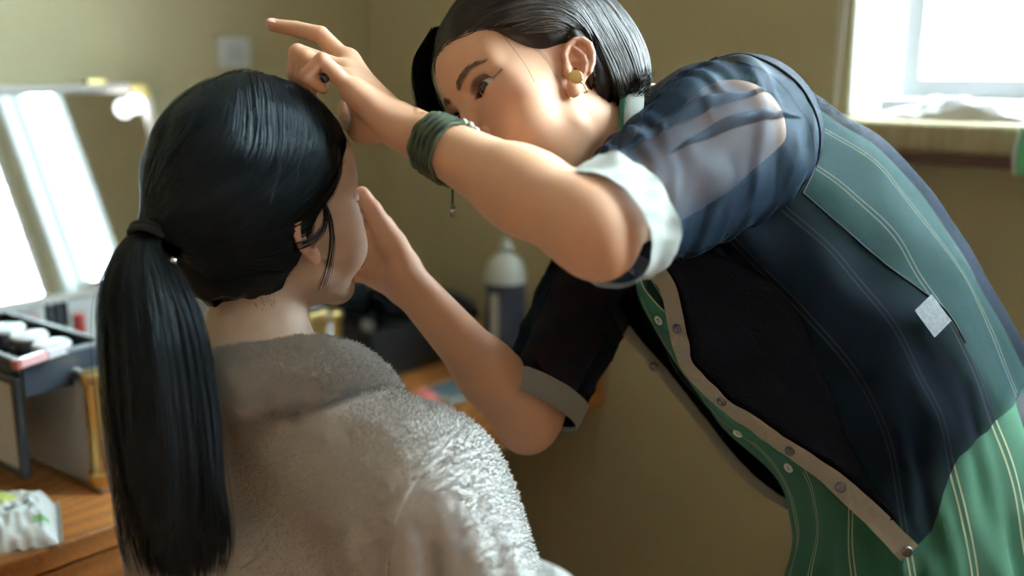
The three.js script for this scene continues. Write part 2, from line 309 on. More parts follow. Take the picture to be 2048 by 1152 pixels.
function makeHead({ open = 0.0046, lean = 0.32, closed = false } = {}) {
  const skull = egg([0, 0.045, -0.012], [0.072, 0.083, 0.094]), face = egg([0, -0.012, 0.028], [0.0575, 0.083, 0.054]), fore = egg([0, 0.058, 0.028], [0.060, 0.05, 0.058]);
  const bits = [
    [cone([0.044, -0.052, 0.010], 0.017, [0.012, -0.086, 0.058], 0.0155), 0.025], [ball([0, -0.0875, 0.0655], 0.0155), 0.018], [ball([0.047, -0.004, 0.047], 0.0205), 0.022], [ball([0.034, -0.034, 0.053], 0.027), 0.022],
    [cone([0.014, 0.036, 0.0775], 0.007, [0.042, 0.038, 0.060], 0.008), 0.014], [cone([0.020, -0.048, 0.064], 0.018, [0, -0.048, 0.070], 0.0185), 0.012],
  ];
  const nose = [[cone([0, 0.024, 0.0805], 0.0062, [0, -0.012, 0.096], 0.0072), 0.010], [ball([0, -0.0165, 0.0985], 0.0088), 0.006], [ball([0.0125, -0.0205, 0.088], 0.0076), 0.005], [cone([0, -0.024, 0.096], 0.004, [0, -0.028, 0.087], 0.004), 0.004]];
  const socket = egg([0.031, 0.021, 0.0875], [0.0175, 0.0105, 0.010]), eye = [0.031, 0.0185, 0.0665], lidBall = ball(eye, 0.0137);
  const lips = [[chain([[0, -0.0455, 0.0895], [0.004, -0.0445, 0.0893], [0.013, -0.047, 0.086], [0.0225, -0.0505, 0.0775]], [0.0042, 0.0044, 0.0038, 0.002], 0.002), 0.004], [chain([[0, -0.0555, 0.0875], [0.012, -0.055, 0.0845], [0.0215, -0.0512, 0.0775]], [0.0056, 0.005, 0.002], 0.002), 0.004]];
  const groove = chain([[0, -0.0502, 0.0945], [0.012, -0.0505, 0.0905], [0.0235, -0.051, 0.0815]], [0.0012, 0.0012, 0.0014], 0.001), nostril = egg([0.0065, -0.0275, 0.0925], [0.0036, 0.003, 0.0048]);
  const temple = egg([0.084, 0.03, 0.042], [0.017, 0.035, 0.035]);
  const ce = Math.cos(lean), se = Math.sin(lean);
  // eye slit: upper and lower lid lines between the corners
  const slit = (x, y) => { const t = clamp((x - 0.0175) / 0.028, -0.2, 1.2), tilt = 0.0155 + 0.0048 * t, arch = Math.max(0, 1 - (2 * t - 0.96) ** 2); return Math.max(y - tilt - open * 1.0 * Math.sqrt(arch) * 1.02, tilt - open * 0.78 * arch - y, Math.abs(t - 0.5) * 0.028 - 0.0142); };
  return (x0, y, z) => {
    const x = Math.abs(x0);
    let d = smin(smin(skull(x, y, z), face(x, y, z), 0.03), fore(x, y, z), 0.02);
    if (d > 0.06) return d - 0.02;
    for (const [f, k] of bits) d = smin(d, f(x, y, z), k);
    d = smax(d, -temple(x, y, z), 0.02);
    if (z > 0.03) {
      d = smax(d, -socket(x, y, z), 0.010);
      d = smin(d, lidBall(x, y, z), 0.0025);
      for (const [f, k] of nose) d = smin(d, f(x, y, z), k);
      for (const [f, k] of lips) d = smin(d, f(x, y, z), k);
      d = smax(d, -groove(x, y, z), 0.0018); d = smax(d, -nostril(x, y, z), 0.002);
      if (!closed) { const r = Math.hypot(x - eye[0], y - eye[1], z - eye[2]); if (r < 0.03) d = smax(d, -Math.max(slit(x, y), 0.0115 - r), 0.0008); }
      else { const crease = Math.abs(y - 0.0135 - 0.010 * ((x - 0.031) / 0.0145) ** 2 * 0.3); if (Math.abs(x - 0.031) < 0.0145) d += 0.0011 * Math.exp(-((crease / 0.0009) ** 2)); }
    }
    // ear: plate turned back by lean, standing off the head
    const ex = x - 0.0665, ey = y + 0.001, ez = z + 0.006, back = -ez * 0.90 + ex * 0.43, outw = ex * 0.90 + ez * 0.43;
    d = smin(d, EAR(back * ce - ey * se, ey * ce + back * se, outw - 0.003), 0.004);
    return d;
  };
}

// ---------------------------------------------------------------- skin, hands, eyes
const skinGrain = rng(11);
const skinMat = mat(0xffffff, 0.52, { vertexColors: true, specularIntensity: 0.6 });
const SKIN = [0.72, 0.405, 0.245];
function mixc(a, b, t) { return mix3(a, b, clamp(t)); }
const brow2 = (x, y, z) => { const pts = [[0.0125, 0.0345], [0.022, 0.0395], [0.034, 0.0425], [0.0475, 0.0385]], w = [0.0032, 0.0042, 0.0036, 0.0012]; let best = 9; for (let i = 0; i < 3; i++) { const [a, b] = [pts[i], pts[i + 1]], ex = b[0] - a[0], ey = b[1] - a[1], t = clamp(((x - a[0]) * ex + (y - a[1]) * ey) / (ex * ex + ey * ey)); best = Math.min(best, Math.hypot(x - a[0] - ex * t, y - a[1] - ey * t) - mix(w[i], w[i + 1], t)); } return best; };
// pigment of a head in its own axes
function headColor({ open = 0.0046, lip = [0.50, 0.17, 0.15], blush = 0.5, liner = 0.9, skin = SKIN, tint = [0.66, 0.38, 0.25] }) {
  return (l) => {
    const [x0, y, z] = l, x = Math.abs(x0);
    let c = mixc(skin, tint, 0.5 + 0.5 * noise3(x0 * 40, y * 40, z * 40));
    c = mixc(c, [0.66, 0.27, 0.19], blush * 0.75 * Math.exp(-(((x - 0.045) / 0.022) ** 2) - ((y + 0.008) / 0.018) ** 2) * (z > 0.02 ? 1 : 0));
    if (x > 0.066 && z < 0.02 && y > -0.036) c = mixc(c, [0.66, 0.30, 0.22], 0.5);
    if (z > 0.045) {
      const d = brow2(x, y, z); c = mixc(c, [0.13, 0.07, 0.045], 0.85 * sstep(0.0012, -0.0020, d));
      const lipd = Math.hypot((x) / 0.0235, (y + 0.0505) / (0.0095 * Math.max(0.25, 1 - (x / 0.026) ** 2))); if (z > 0.073) c = mixc(c, lip, sstep(1.08, 0.9, lipd));
      const t = clamp((x - 0.0175) / 0.028, -0.2, 1.35), tilt = 0.0155 + 0.0048 * t, arch = Math.max(0, 1 - (2 * t - 0.96) ** 2), up = tilt + open * 1.02 * Math.sqrt(arch);
      if (t > -0.05 && t < 1.3 && z > 0.055) { const e = Math.abs(y - up - (t > 1 ? (t - 1) * 0.004 : 0)); c = mixc(c, [0.02, 0.014, 0.012], liner * sstep(0.0014, 0.0006, e)); c = mixc(c, [0.35, 0.17, 0.11], 0.45 * sstep(0.007, 0.001, Math.abs(y - up - 0.003))); }
    }
    return c;
  };
}
function makeHand({ wrist, across, mcp, fingers, thumb, wr = 0.0125, s = 1 }) {
  const meta = mcp.map((m, i) => cone(add(wrist, across, (i - 1.5) * 0.010), wr, m, 0.0098 * s)), R = [[0.0092, 0.0083, 0.0074, 0.0060], [0.0094, 0.0085, 0.0076, 0.0062], [0.0090, 0.0081, 0.0072, 0.0059], [0.0080, 0.0071, 0.0064, 0.0053]];
  const fs = fingers.map((f, i) => chain([mcp[i], ...f], R[i].map((r) => r * s), 0.0012));
  const th = chain(thumb, [0.0155, 0.0125, 0.0098, 0.0072].map((r) => r * s), 0.003), web = cone(mix3(thumb[0], thumb[1], 0.6), 0.015 * s, mcp[0], 0.012 * s), heel = cone(add(wrist, across, 0.012), 0.014, mcp[3], 0.010);
  return (x, y, z) => {
    let d = meta[0](x, y, z); if (d > 0.16) return d - 0.1;
    for (let i = 1; i < 4; i++) d = smin(d, meta[i](x, y, z), 0.012);
    d = smin(d, heel(x, y, z), 0.012); d = smin(d, web(x, y, z), 0.012);
    let e = 1; for (const f of fs) e = Math.min(e, f(x, y, z));
    d = smin(d, e, 0.004); return smin(d, th(x, y, z), 0.006);
  };
}
function boxOf(pts, m) { return [[0, 1, 2].map((k) => Math.min(...pts.map((p) => p[k])) - m), [0, 1, 2].map((k) => Math.max(...pts.map((p) => p[k])) + m)]; }
const inBox = ([lo, hi], m) => (x, y, z) => x > lo[0] + m && x < hi[0] - m && y > lo[1] + m && y < hi[1] - m && z > lo[2] + m && z < hi[2] - m;
function eyeball(fr, side, target, parent, base) {
  const c = fr.out([side * 0.031, 0.0185, 0.0665]), gaze = unit(sub(target, c)), g = new THREE.SphereGeometry(0.0122, 48, 36), p = g.attributes.position, col = [];
  const noiseAt = (a) => 0.5 + 0.5 * noise3(a[0] * 900, a[1] * 900, a[2] * 900);
  for (let i = 0; i < p.count; i++) {
    const n = unit([p.getX(i), p.getY(i), p.getZ(i)]), a = Math.acos(clamp(dot(n, gaze), -1, 1)), w = [0.72, 0.70, 0.68];
    col.push(...(a < 0.2 ? [0.004, 0.004, 0.005] : a < 0.56 ? mixc([0.022, 0.013, 0.009], [0.009, 0.007, 0.006], noiseAt(n)) : mixc([0.02, 0.016, 0.014], w, (a - 0.56) / 0.08)));
    if (a < 0.5) { const lift = 0.0007 * (1 - a / 0.5); p.setXYZ(i, p.getX(i) + n[0] * lift, p.getY(i) + n[1] * lift, p.getZ(i) + n[2] * lift); }
  }
  g.setAttribute('color', new THREE.Float32BufferAttribute(col, 3));
  return part('eye', g, mat(0xffffff, 0.08, { vertexColors: true, clearcoat: 0.3, clearcoatRoughness: 0.03 }), parent, sub(c, base));
}

// ---------------------------------------------------------------- the person who bends over: body
const AH = frame([0.4109, 0.5553, 0.7231], [-0.4516, 0.8129, -0.3677], [-0.792, -0.1754, 0.5848], [0.0269, 1.2775, -1.0774]);
const WH = (() => { const fwd = unit([0.735, 0.10, -0.67]), left = unit(cross([-0.0346, 0.9907, 0.1315], fwd)); return frame(left, cross(fwd, left), fwd, [-0.2459, 1.1584, -1.0398]); })();   // the seated person's head
const artistBase = [0.42, 0, -1.12];
const artist = thing('person', 'person in green striped shirt and sheer black overshirt bending forward with arms reaching out', 'person', artistBase);
const aHead = makeHead({ open: 0.0058, lean: 0.42 });
const aNeckTop = AH.out([0, -0.035, -0.028]), aNeckBase = P(1320, 345, 1.14), SL = P(1462, 268, 1.045), SR = P(1240, 450, 1.27), EL = P(1180, 452, 0.87), ER = P(1056, 836, 1.17), WL = P(806, 254, 1.0), WR = P(812, 560, 1.13);
const handL = makeHand({
  wrist: P(795, 246, 1.0), across: unit(sub(P(700, 190, 0.985), P(690, 122, 1.05))), s: 1.12,
  mcp: [P(694, 124, 1.05), P(690, 142, 1.03), P(694, 160, 1.01), P(706, 182, 0.99)],
  fingers: [[P(641, 70, 1.055), P(592, 58, 1.06), P(545, 50, 1.06)], [P(596, 106, 1.03), P(590, 146, 1.035), P(596, 178, 1.04)], [P(612, 116, 1.005), P(606, 152, 1.01), P(620, 184, 1.02)], [P(644, 121, 0.978), P(613, 150, 0.98), P(645, 176, 0.99)]],
  thumb: [P(768, 252, 1.02), P(722, 258, 1.045), P(697, 240, 1.07), P(690, 214, 1.085)],
});
const handR = makeHand({
  wrist: P(806, 552, 1.135), across: unit(sub(P(740, 552, 1.165), P(760, 450, 1.165))), s: 1.18,
  mcp: [P(762, 455, 1.165), P(746, 485, 1.178), P(742, 518, 1.178), P(748, 552, 1.165)],
  fingers: [[P(706, 425, 1.172), P(672, 420, 1.178), P(646, 424, 1.18)], [P(694, 468, 1.178), P(656, 466, 1.182), P(628, 470, 1.182)], [P(694, 512, 1.178), P(660, 514, 1.18), P(634, 518, 1.18)], [P(706, 550, 1.17), P(682, 556, 1.174), P(660, 562, 1.175)]],
  thumb: [P(800, 520, 1.13), P(770, 468, 1.125), P(743, 420, 1.122), P(724, 388, 1.12)],
});
const armL = [cone(EL, 0.038, mix3(EL, WL, 0.35), 0.0365), cone(mix3(EL, WL, 0.3), 0.037, WL, 0.0215), cone(SL, 0.050, EL, 0.038), ball(P(1206, 498, 0.872), 0.026)];
const armR = [cone(ER, 0.0345, mix3(ER, WR, 0.35), 0.0335), cone(mix3(ER, WR, 0.3), 0.0335, WR, 0.0235), cone(SR, 0.050, ER, 0.036), ball(P(1052, 862, 1.165), 0.020)];
const aLegs = [-1.065, -1.185].flatMap((z) => [cone([0.55, 0.86, z], 0.078, [0.53, 0.47, z], 0.052), cone([0.53, 0.47, z], 0.052, [0.57, 0.08, z], 0.033), cone([0.57, 0.05, z], 0.034, [0.45, 0.028, z], 0.024)]);
const aTrunk = [cone(aNeckTop, 0.050, aNeckBase, 0.052), cone(aNeckBase, 0.050, SL, 0.046), cone(aNeckBase, 0.050, SR, 0.046), cone(P(1400, 430, 1.155), 0.105, P(1820, 850, 1.16), 0.105), cone(P(1820, 850, 1.16), 0.105, [0.54, 0.86, -1.12], 0.11), ...aLegs];
const headAt = (fr, hd) => { const { o, left: a, up: b, fwd: c } = fr; return (x, y, z) => { const dx = x - o[0], dy = y - o[1], dz = z - o[2]; return hd(dx * a[0] + dy * a[1] + dz * a[2], dx * b[0] + dy * b[1] + dz * b[2], dx * c[0] + dy * c[1] + dz * c[2]); }; };
const aHeadW = headAt(AH, aHead);
const sum = (list, k) => (x, y, z) => { let d = list[0](x, y, z); for (let i = 1; i < list.length; i++) d = smin(d, list[i](x, y, z), k); return d; };
const aArmL = sum(armL, 0.02), aArmR = sum(armR, 0.02), aTr = sum(aTrunk, 0.045);
const fAH = (x, y, z) => smin(aHeadW(x, y, z), aTr(x, y, z), 0.022), fHL = (x, y, z) => smin(handL(x, y, z), aArmL(x, y, z), 0.014), fHR = (x, y, z) => smin(handR(x, y, z), aArmR(x, y, z), 0.014);
const fA = (x, y, z) => smin(smin(fAH(x, y, z), fHL(x, y, z), 0.03), fHR(x, y, z), 0.03);
{
  const hc = headColor({ open: 0.0058, blush: 0.75, liner: 1 }), boxH = [add(AH.o, [-0.155, -0.155, -0.155]), add(AH.o, [0.155, 0.155, 0.155])];
  const boxL = boxOf([P(540, 45, 1.06), WL, P(690, 275, 1.09), P(640, 110, 0.975)], 0.018), boxR = boxOf([P(628, 420, 1.18), WR, P(732, 380, 1.118), P(660, 562, 1.18)], 0.018);
  const knuckles = [P(641, 70, 1.055), P(596, 106, 1.03), P(612, 116, 1.005), P(644, 121, 0.978), P(732, 380, 1.118), P(756, 414, 1.118), EL, ER, P(545, 50, 1.06), P(1206, 498, 0.872)];
  const cA = (x, y, z) => { const l = AH.in([x, y, z]); if (len(l) < 0.15) return hc(l); let c = mixc(SKIN, [0.66, 0.38, 0.25], 0.5 + 0.5 * noise3(x * 30, y * 30, z * 30)); for (const k of knuckles) c = mixc(c, [0.68, 0.33, 0.22], 0.5 * Math.exp(-((Math.hypot(x - k[0], y - k[1], z - k[2]) / 0.016) ** 2))); return c; };
  const parts = [meshField(fAH, ...boxH, 0.00145, { color: cA }), meshField(fHL, ...boxL, 0.0016, { color: cA }), meshField(fHR, ...boxR, 0.0016, { color: cA })];
  const skip = [[inBox(boxH, 0.004), fAH], [inBox(boxL, 0.004), fHL], [inBox(boxR, 0.004), fHR]].map(([b, f]) => (x, y, z) => b(x, y, z) && Math.abs(f(x, y, z)) < 0.002), all = boxOf([WL, WR, SL, SR, EL, ER, [0.66, 0.0, -1.3], [0.35, 0.0, -0.95]], 0.08);
  parts.push(meshField(fA, ...all, 0.005, { color: cA, keep: (x, y, z) => !skip.some((s) => s(x, y, z)) }));
  part('body', rebase(mergeGeometries(parts), artistBase), skinMat, artist);
  const nailAt = (p, q, up) => { const f = unit(sub(q, p)), u = unit(sub(up, mul(f, dot(up, f)))), c = add(add(q, f, -0.001), u, 0.0052), g = new THREE.SphereGeometry(1, 20, 14).scale(0.0052, 0.0016, 0.0075); return g.applyMatrix4(new THREE.Matrix4().makeBasis(new THREE.Vector3(...cross(u, f)), new THREE.Vector3(...u), new THREE.Vector3(...f)).setPosition(...sub(c, artistBase))); };
  part('fingernail', nailAt(P(592, 58, 1.06), P(545, 50, 1.06), [0, 1, 0.5]), mat(rgb(0.78, 0.50, 0.42), 0.25), artist);
  for (const s of [1, -1]) eyeball(AH, s, AH.out([s * 0.031 + 0.15, 0.0185 - 0.06, 0.6]), artist, artistBase);
}

// ---------------------------------------------------------------- her clothes
const SL_ = [   // slices of the trunk: front point, back point, depth of the middle, half thickness
  [[1250, 335], [1300, 190], 1.14, 0.065], [[1262, 470], [1400, 136], 1.14, 0.115], [[1272, 596], [1540, 162], 1.145, 0.14], [[1336, 722], [1690, 246], 1.15, 0.15], [[1432, 846], [1820, 346], 1.155, 0.155],
  [[1540, 948], [1930, 502], 1.16, 0.155], [[1580, 1060], [2030, 682], 1.16, 0.16], [[1562, 1200], [2110, 862], 1.16, 0.165], [[1580, 1340], [2160, 1060], 1.16, 0.17], [[1590, 1480], [2190, 1280], 1.16, 0.172]];
function loft(phi, v, off = 0) {
  const at = (ph, vv) => { const s = cr(SL_.map(([f, b, d, t]) => [...f, ...b, d, t]), vv), c = Math.cos(ph), n = Math.sin(ph), sq = Math.sign(n) * Math.pow(Math.abs(n), 0.8), k = (1 - c) / 2; return P(mix(s[0], s[2], k), mix(s[1], s[3], k), s[4] - s[5] * sq); };
  const p = at(phi, v); if (!off) return p;
  const e = 0.01, n = unit(cross(sub(at(phi + e, v), at(phi - e, v)), sub(at(phi, Math.min(1, v + e)), at(phi, Math.max(0, v - e)))));
  return add(p, n, -off);
}
const seen = (p) => { const d = sub(p, EYE), z = -d[1] * SIN - d[2] * COS, y = d[1] * COS - d[2] * SIN; return [1024 + FOCAL * d[0] / z, 576 - FOCAL * y / z]; };
function onLoft(px, py) {            // the near side of the trunk at a measured spot
  let best = [0, 0, 1e9], span = [Math.PI / 2, 0.5, Math.PI / 2, 0.5];
  for (let pass = 0; pass < 5; pass++) { const [c0, c1, h0, h1] = span; for (let i = -10; i <= 10; i++) for (let j = -10; j <= 10; j++) { const a = clamp(c0 + h0 * i / 10, 0, Math.PI), v = clamp(c1 + h1 * j / 10), s = seen(loft(a, v)), e = (s[0] - px) ** 2 + (s[1] - py) ** 2; if (e < best[2]) best = [a, v, e]; } span = [best[0], best[1], h0 * 0.22, h1 * 0.22]; }
  return [best[0], best[1]];
}
function gridGeo(nu, nv, at, uvAt) {
  const pos = [], uv = [], idx = [], W = nu + 1;
  for (let j = 0; j <= nv; j++) for (let i = 0; i <= nu; i++) { pos.push(...at(i / nu, j / nv)); uv.push(...(uvAt ? uvAt(i / nu, j / nv) : [i / nu, j / nv])); }
  for (let j = 0; j < nv; j++) for (let i = 0; i < nu; i++) { const a = j * W + i; idx.push(a, a + 1, a + W + 1, a, a + W + 1, a + W); }
  const g = new THREE.BufferGeometry(); g.setAttribute('position', new THREE.Float32BufferAttribute(pos, 3)); g.setAttribute('uv', new THREE.Float32BufferAttribute(uv, 2)); g.setIndex(idx); g.computeVertexNormals(); return g;
}
const clothNoise = dataTexture(256, 256, (u, v, x, y) => { const a = 0.5 + 0.22 * Math.sin(x * Math.PI / 2) + 0.22 * Math.sin(y * Math.PI / 2) + 0.2 * tileNoise(u, v, 60); return [a, a, a]; });
const stripes = dataTexture(512, 64, (u, v, x, y) => { const t = (u * 1) % 1, line = (c, w) => sstep(w, w * 0.6, Math.abs(t - c)), s = Math.max(line(0.455, 0.020), line(0.545, 0.020)), n = 0.012 * tileNoise(u, v, 40); return mix3([0.055 + n, 0.33 + n * 2, 0.20 + n], [0.70, 0.69, 0.55], s); }, true);
const greenCloth = mat(0xffffff, 0.8, { map: scaled(stripes, 15, 1), bumpMap: scaled(clothNoise, 60, 60), bumpScale: 0.0003, sheen: 0.3, sheenColor: rgb(0.4, 0.6, 0.5) });
const sheerCloth = mat(rgb(0.012, 0.020, 0.034), 0.8, { transparent: true, opacity: 0.56, specularIntensity: 0.06 });
const denseCloth = mat(rgb(0.006, 0.009, 0.016), 0.85, { transparent: true, opacity: 0.88, specularIntensity: 0.06 });
const sleeveCloth = mat(rgb(0.012, 0.024, 0.042), 0.6, { transparent: true, opacity: 0.80, specularIntensity: 0.12 });
const blackFleece = mat(rgb(0.007, 0.008, 0.012), 0.95, { specularIntensity: 0.06 });
const beige = mat(rgb(0.52, 0.47, 0.37), 0.85, { bumpMap: scaled(clothNoise, 8, 40), bumpScale: 0.0004 });
const cuffCloth = mat(rgb(0.62, 0.64, 0.58), 0.85, { bumpMap: scaled(clothNoise, 12, 12), bumpScale: 0.0004 });
const A = (name, g, m, parent = artist) => part(name, parent === artist ? rebase(g, artistBase) : g, m, parent);
const wrinkle = (ph, v) => 0.004 * noise3(ph * 2.2, v * 7, 3) * sstep(0, 0.25, v) + 0.006 * noise3(ph * 5, v * 3.0, 8) * sstep(0.5, 0.9, v);
// green striped shirt, all round
const aSlacks = sum([...aLegs, cone(P(1820, 850, 1.16), 0.105, [0.54, 0.86, -1.12], 0.11)], 0.03);
A('trousers', meshField((x, y, z) => smax(aSlacks(x, y, z) - 0.012, Math.max(y - 0.985, 0.10 - y), 0.006), [0.36, 0.06, -1.34], [0.72, 1.02, -0.92], 0.008), mat(rgb(0.012, 0.012, 0.015), 0.85));
A('shirt', gridGeo(160, 160, (i, j) => loft(i * 2 * Math.PI, j, -0.004 + wrinkle(i * 2 * Math.PI, j)), (i, j) => [i, j]), greenCloth);
// overshirt: from its front edge over the near side and the back to the far side
const trimPx = [[1290, 512], [1340, 548], [1368, 640], [1392, 715], [1450, 780], [1520, 832], [1592, 884], [1690, 965], [1755, 1035], [1812, 1100]], trim = trimPx.map(([x, y]) => onLoft(x, y));
const hemPx = [[1812, 1104], [1862, 1060], [1880, 985], [1908, 915], [1990, 835], [2044, 775]], hem = hemPx.map(([x, y]) => onLoft(x, y));
const trimPhi = (v) => { if (v <= trim[0][1]) return trim[0][0]; for (let i = 1; i < trim.length; i++) if (v <= trim[i][1]) return mix(trim[i - 1][0], trim[i][0], (v - trim[i - 1][1]) / Math.max(1e-6, trim[i][1] - trim[i - 1][1])); return trim[trim.length - 1][0]; };
const hemV = (ph) => { if (ph <= hem[0][0]) return hem[0][1]; for (let i = 1; i < hem.length; i++) if (ph <= hem[i][0]) return mix(hem[i - 1][1], hem[i][1], (ph - hem[i - 1][0]) / Math.max(1e-6, hem[i][0] - hem[i - 1][0])); return hem[hem.length - 1][1]; };
const OVER = 0.007, overAt = (s, t) => { let v = t * 0.8, ph = 0; for (let k = 0; k < 3; k++) { ph = mix(trimPhi(v), Math.PI * 1.75, s); v = t * hemV(ph); } return [ph, v]; };
// its side panel is two layers thick and nearly opaque; the back yoke behind the flank seam is a single sheer layer
const seamLine = [[1560, 300], [1600, 392], [1690, 470], [1780, 545], [1870, 615], [1930, 720], [1985, 838]].map(([x, y]) => onLoft(x, y));
const seamPhi = (v) => { if (v <= seamLine[0][1]) return seamLine[0][0]; for (let i = 1; i < seamLine.length; i++) if (v <= seamLine[i][1]) return mix(seamLine[i - 1][0], seamLine[i][0], (v - seamLine[i - 1][1]) / Math.max(1e-6, seamLine[i][1] - seamLine[i - 1][1])); return seamLine[seamLine.length - 1][0]; };
const overGrid = (from, to, nu) => gridGeo(nu, 130, (s, t) => { let v = t * 0.8, ph = 0; for (let k = 0; k < 4; k++) { ph = mix(from(v), to(v), s); v = t * hemV(ph); } return loft(ph, v, OVER + wrinkle(ph, v)); });
A('overshirt_side', overGrid(trimPhi, seamPhi, 90), denseCloth);
A('overshirt_back', overGrid(seamPhi, () => Math.PI * 1.75, 120), sheerCloth);
// a ribbon laid along measured spots on the trunk
function loftRibbon(path, width, off, n = 90, m = 4, curl = 0) {
  const at = (t) => cr(path, t), pt = (t) => { const [a, v] = at(t); return loft(a, v, off); };
  return gridGeo(n, m, (t, w) => {
    const [a, v] = at(t), p = loft(a, v, off + 0.0016 * noise3(t * 14, w * 1.5, off * 900)), q = pt(Math.min(1, t + 0.01)), r = pt(Math.max(0, t - 0.01)), nn = unit(sub(loft(a, v, off + 0.01), loft(a, v, off))), side = unit(cross(sub(q, r), nn));
    return add(p, side, (w - 0.5) * width * (1 + 0.10 * noise3(t * 11, 3, off * 300)));
  });
}
function onSurface(geometry, phi, v, off, roll = 0) {       // turn a geometry that lies in its own xy plane onto the trunk
  const p = loft(phi, v, off), n = unit(sub(loft(phi, v, off + 0.01), p)), t = unit(sub(loft(phi, v + 0.005, off), p)), b = cross(t, n), t2 = cross(n, b), c = Math.cos(roll), s = Math.sin(roll), X = add(mul(b, c), t2, s), Y = add(mul(t2, c), b, -s);
  return geometry.applyMatrix4(new THREE.Matrix4().makeBasis(new THREE.Vector3(...X), new THREE.Vector3(...Y), new THREE.Vector3(...n)).setPosition(...p));
}
A('front_trim', loftRibbon(trim, 0.021, OVER + 0.0085, 120, 4), beige);
const metal = mat(rgb(0.13, 0.125, 0.12), 0.3, { metalness: 1 }), snapGeo = () => lathe([[0, 0.0012], [0.002, 0.0012], [0.0026, 0.0022], [0.0042, 0.0022], [0.0052, 0.0012], [0.0054, 0]], 24).rotateX(Math.PI / 2);
for (const [x, y] of [[1370, 643], [1457, 784], [1592, 886], [1692, 968], [1807, 1096]]) { const [a, v] = onLoft(x, y); A('snap_button', onSurface(snapGeo(), a, v, OVER + 0.009), metal); }
// black fleece backing of the near front panel
{
  const edge = [[1420, 500], [1530, 560], [1600, 640], [1640, 740], [1690, 860], [1740, 960], [1790, 1030]].map(([x, y]) => onLoft(x, y));
  const eg = (t) => cr(edge, t), tg = (t) => cr(trim, 0.06 + t * 0.84);
  A('fleece_panel', gridGeo(80, 160, (s, t) => { const a = tg(t), b = eg(t), ph = mix(a[0], b[0], s), v = mix(a[1], b[1], s); return loft(ph, v, OVER + 0.0025 + 0.0006 * noise3(ph * 150, v * 200, 1) + wrinkle(ph, v)); }), blackFleece);
}
// green placket with piping and white buttons, showing where the overshirt hangs open
const pipe = mat(rgb(0.62, 0.60, 0.48), 0.8);
{
  const line = [[1284, 528], [1290, 575], [1322, 622], [1360, 662], [1395, 735], [1440, 812], [1500, 862], [1570, 905], [1612, 935]].map(([x, y]) => onLoft(x, y));
  A('placket', loftRibbon(line, 0.022, 0.003, 80, 3), mat(rgb(0.012, 0.13, 0.065), 0.8, { bumpMap: scaled(clothNoise, 10, 40), bumpScale: 0.0003 }));
  A('piping', tube(Array.from({ length: 40 }, (_, i) => { const [a, v] = cr(line, i / 39); return add(loft(a + 0.06, v, 0.007), [0, 0.004, 0]); }), 0.0011, 80, 6), pipe);
  const button = () => lathe([[0, 0.0006], [0.0028, 0.0008], [0.0036, 0.0020], [0.0050, 0.0020], [0.0056, 0.001], [0.0056, 0]], 28).rotateX(Math.PI / 2), pearl = mat(rgb(0.66, 0.68, 0.66), 0.3);
  for (const [x, y] of [[1324, 636], [1480, 860], [1583, 931]]) { const [a, v] = onLoft(x, y), b = A('button', onSurface(button(), a, v, 0.0045), pearl); for (const [i, j] of [[-1, -1], [1, -1], [-1, 1], [1, 1]]) { const h = part('button_hole', onSurface(new THREE.CylinderGeometry(0.0006, 0.0006, 0.0006, 10).rotateX(Math.PI / 2).translate(i * 0.0012, j * 0.0012, 0.0009), a, v, 0.0045), blackFleece, b); h.geometry.translate(-artistBase[0], -artistBase[1], -artistBase[2]); } }
}
// the far front panel hanging open: fleece sheet, its beige edge, a snap
{
  const edge = [[1206, 575, 1.20], [1222, 615, 1.20], [1252, 672, 1.20], [1310, 738, 1.20], [1352, 790, 1.20], [1400, 852, 1.20], [1470, 938, 1.195], [1530, 990, 1.19], [1580, 1018, 1.185]];
  const grid = edge.map(([x, y, d]) => [P(x, y, d), P(x + 40, y - 22, d + 0.02), P(x + 100, y - 40, d + 0.05), P(x + 190, y - 60, d + 0.09)]);
  const wave = (u, v) => 0.002 * noise3(u * 6, v * 22, 4);
  A('front_panel', sheet(grid, 40, 120, { wave, thick: 0.003 }), blackFleece);
  A('panel_trim', sheet(edge.map(([x, y, d]) => [P(x - 3, y + 2, d - 0.002), P(x + 7, y - 4, d - 0.003), P(x + 15, y - 9, d - 0.002)]), 6, 120, { wave: (u, v) => 0.0012 * noise3(u * 2, v * 18, 9), thick: 0.0015 }), beige);
  const s = snapGeo().translate(...P(1307, 733, 1.194)); A('snap_button', s, metal);
}
// care label on the flank
{ const [a, v] = onLoft(1846, 637); const weave2 = dataTexture(64, 64, (u, v2, x, y) => { const k = 0.20 + 0.12 * ((x + y * 3) % 4 < 2 ? 1 : 0) + 0.1 * tileNoise(u, v2, 8); return [k, k, k * 1.04]; }, true); A('care_label', onSurface(new THREE.PlaneGeometry(0.030, 0.034, 6, 6), a, v, OVER + 0.0075, 0.12), mat(0xffffff, 0.5, { map: weave2 })); }
// seams over the back and flank
{
  const seam = mat(rgb(0.006, 0.008, 0.014), 0.9), run = (pts, r = 0.0012) => { const l = pts.map(([x, y]) => onLoft(x, y)); A('seam', tube(Array.from({ length: 50 }, (_, i) => { const [a, v] = cr(l, i / 49); return loft(a, v, OVER + wrinkle(a, v) + 0.0008); }), r, 70, 6), seam); };
  run([[1600, 392], [1690, 470], [1780, 545], [1870, 615], [1915, 690]]); run([[1470, 140], [1560, 185], [1615, 255], [1622, 330], [1598, 392]], 0.0014);
}
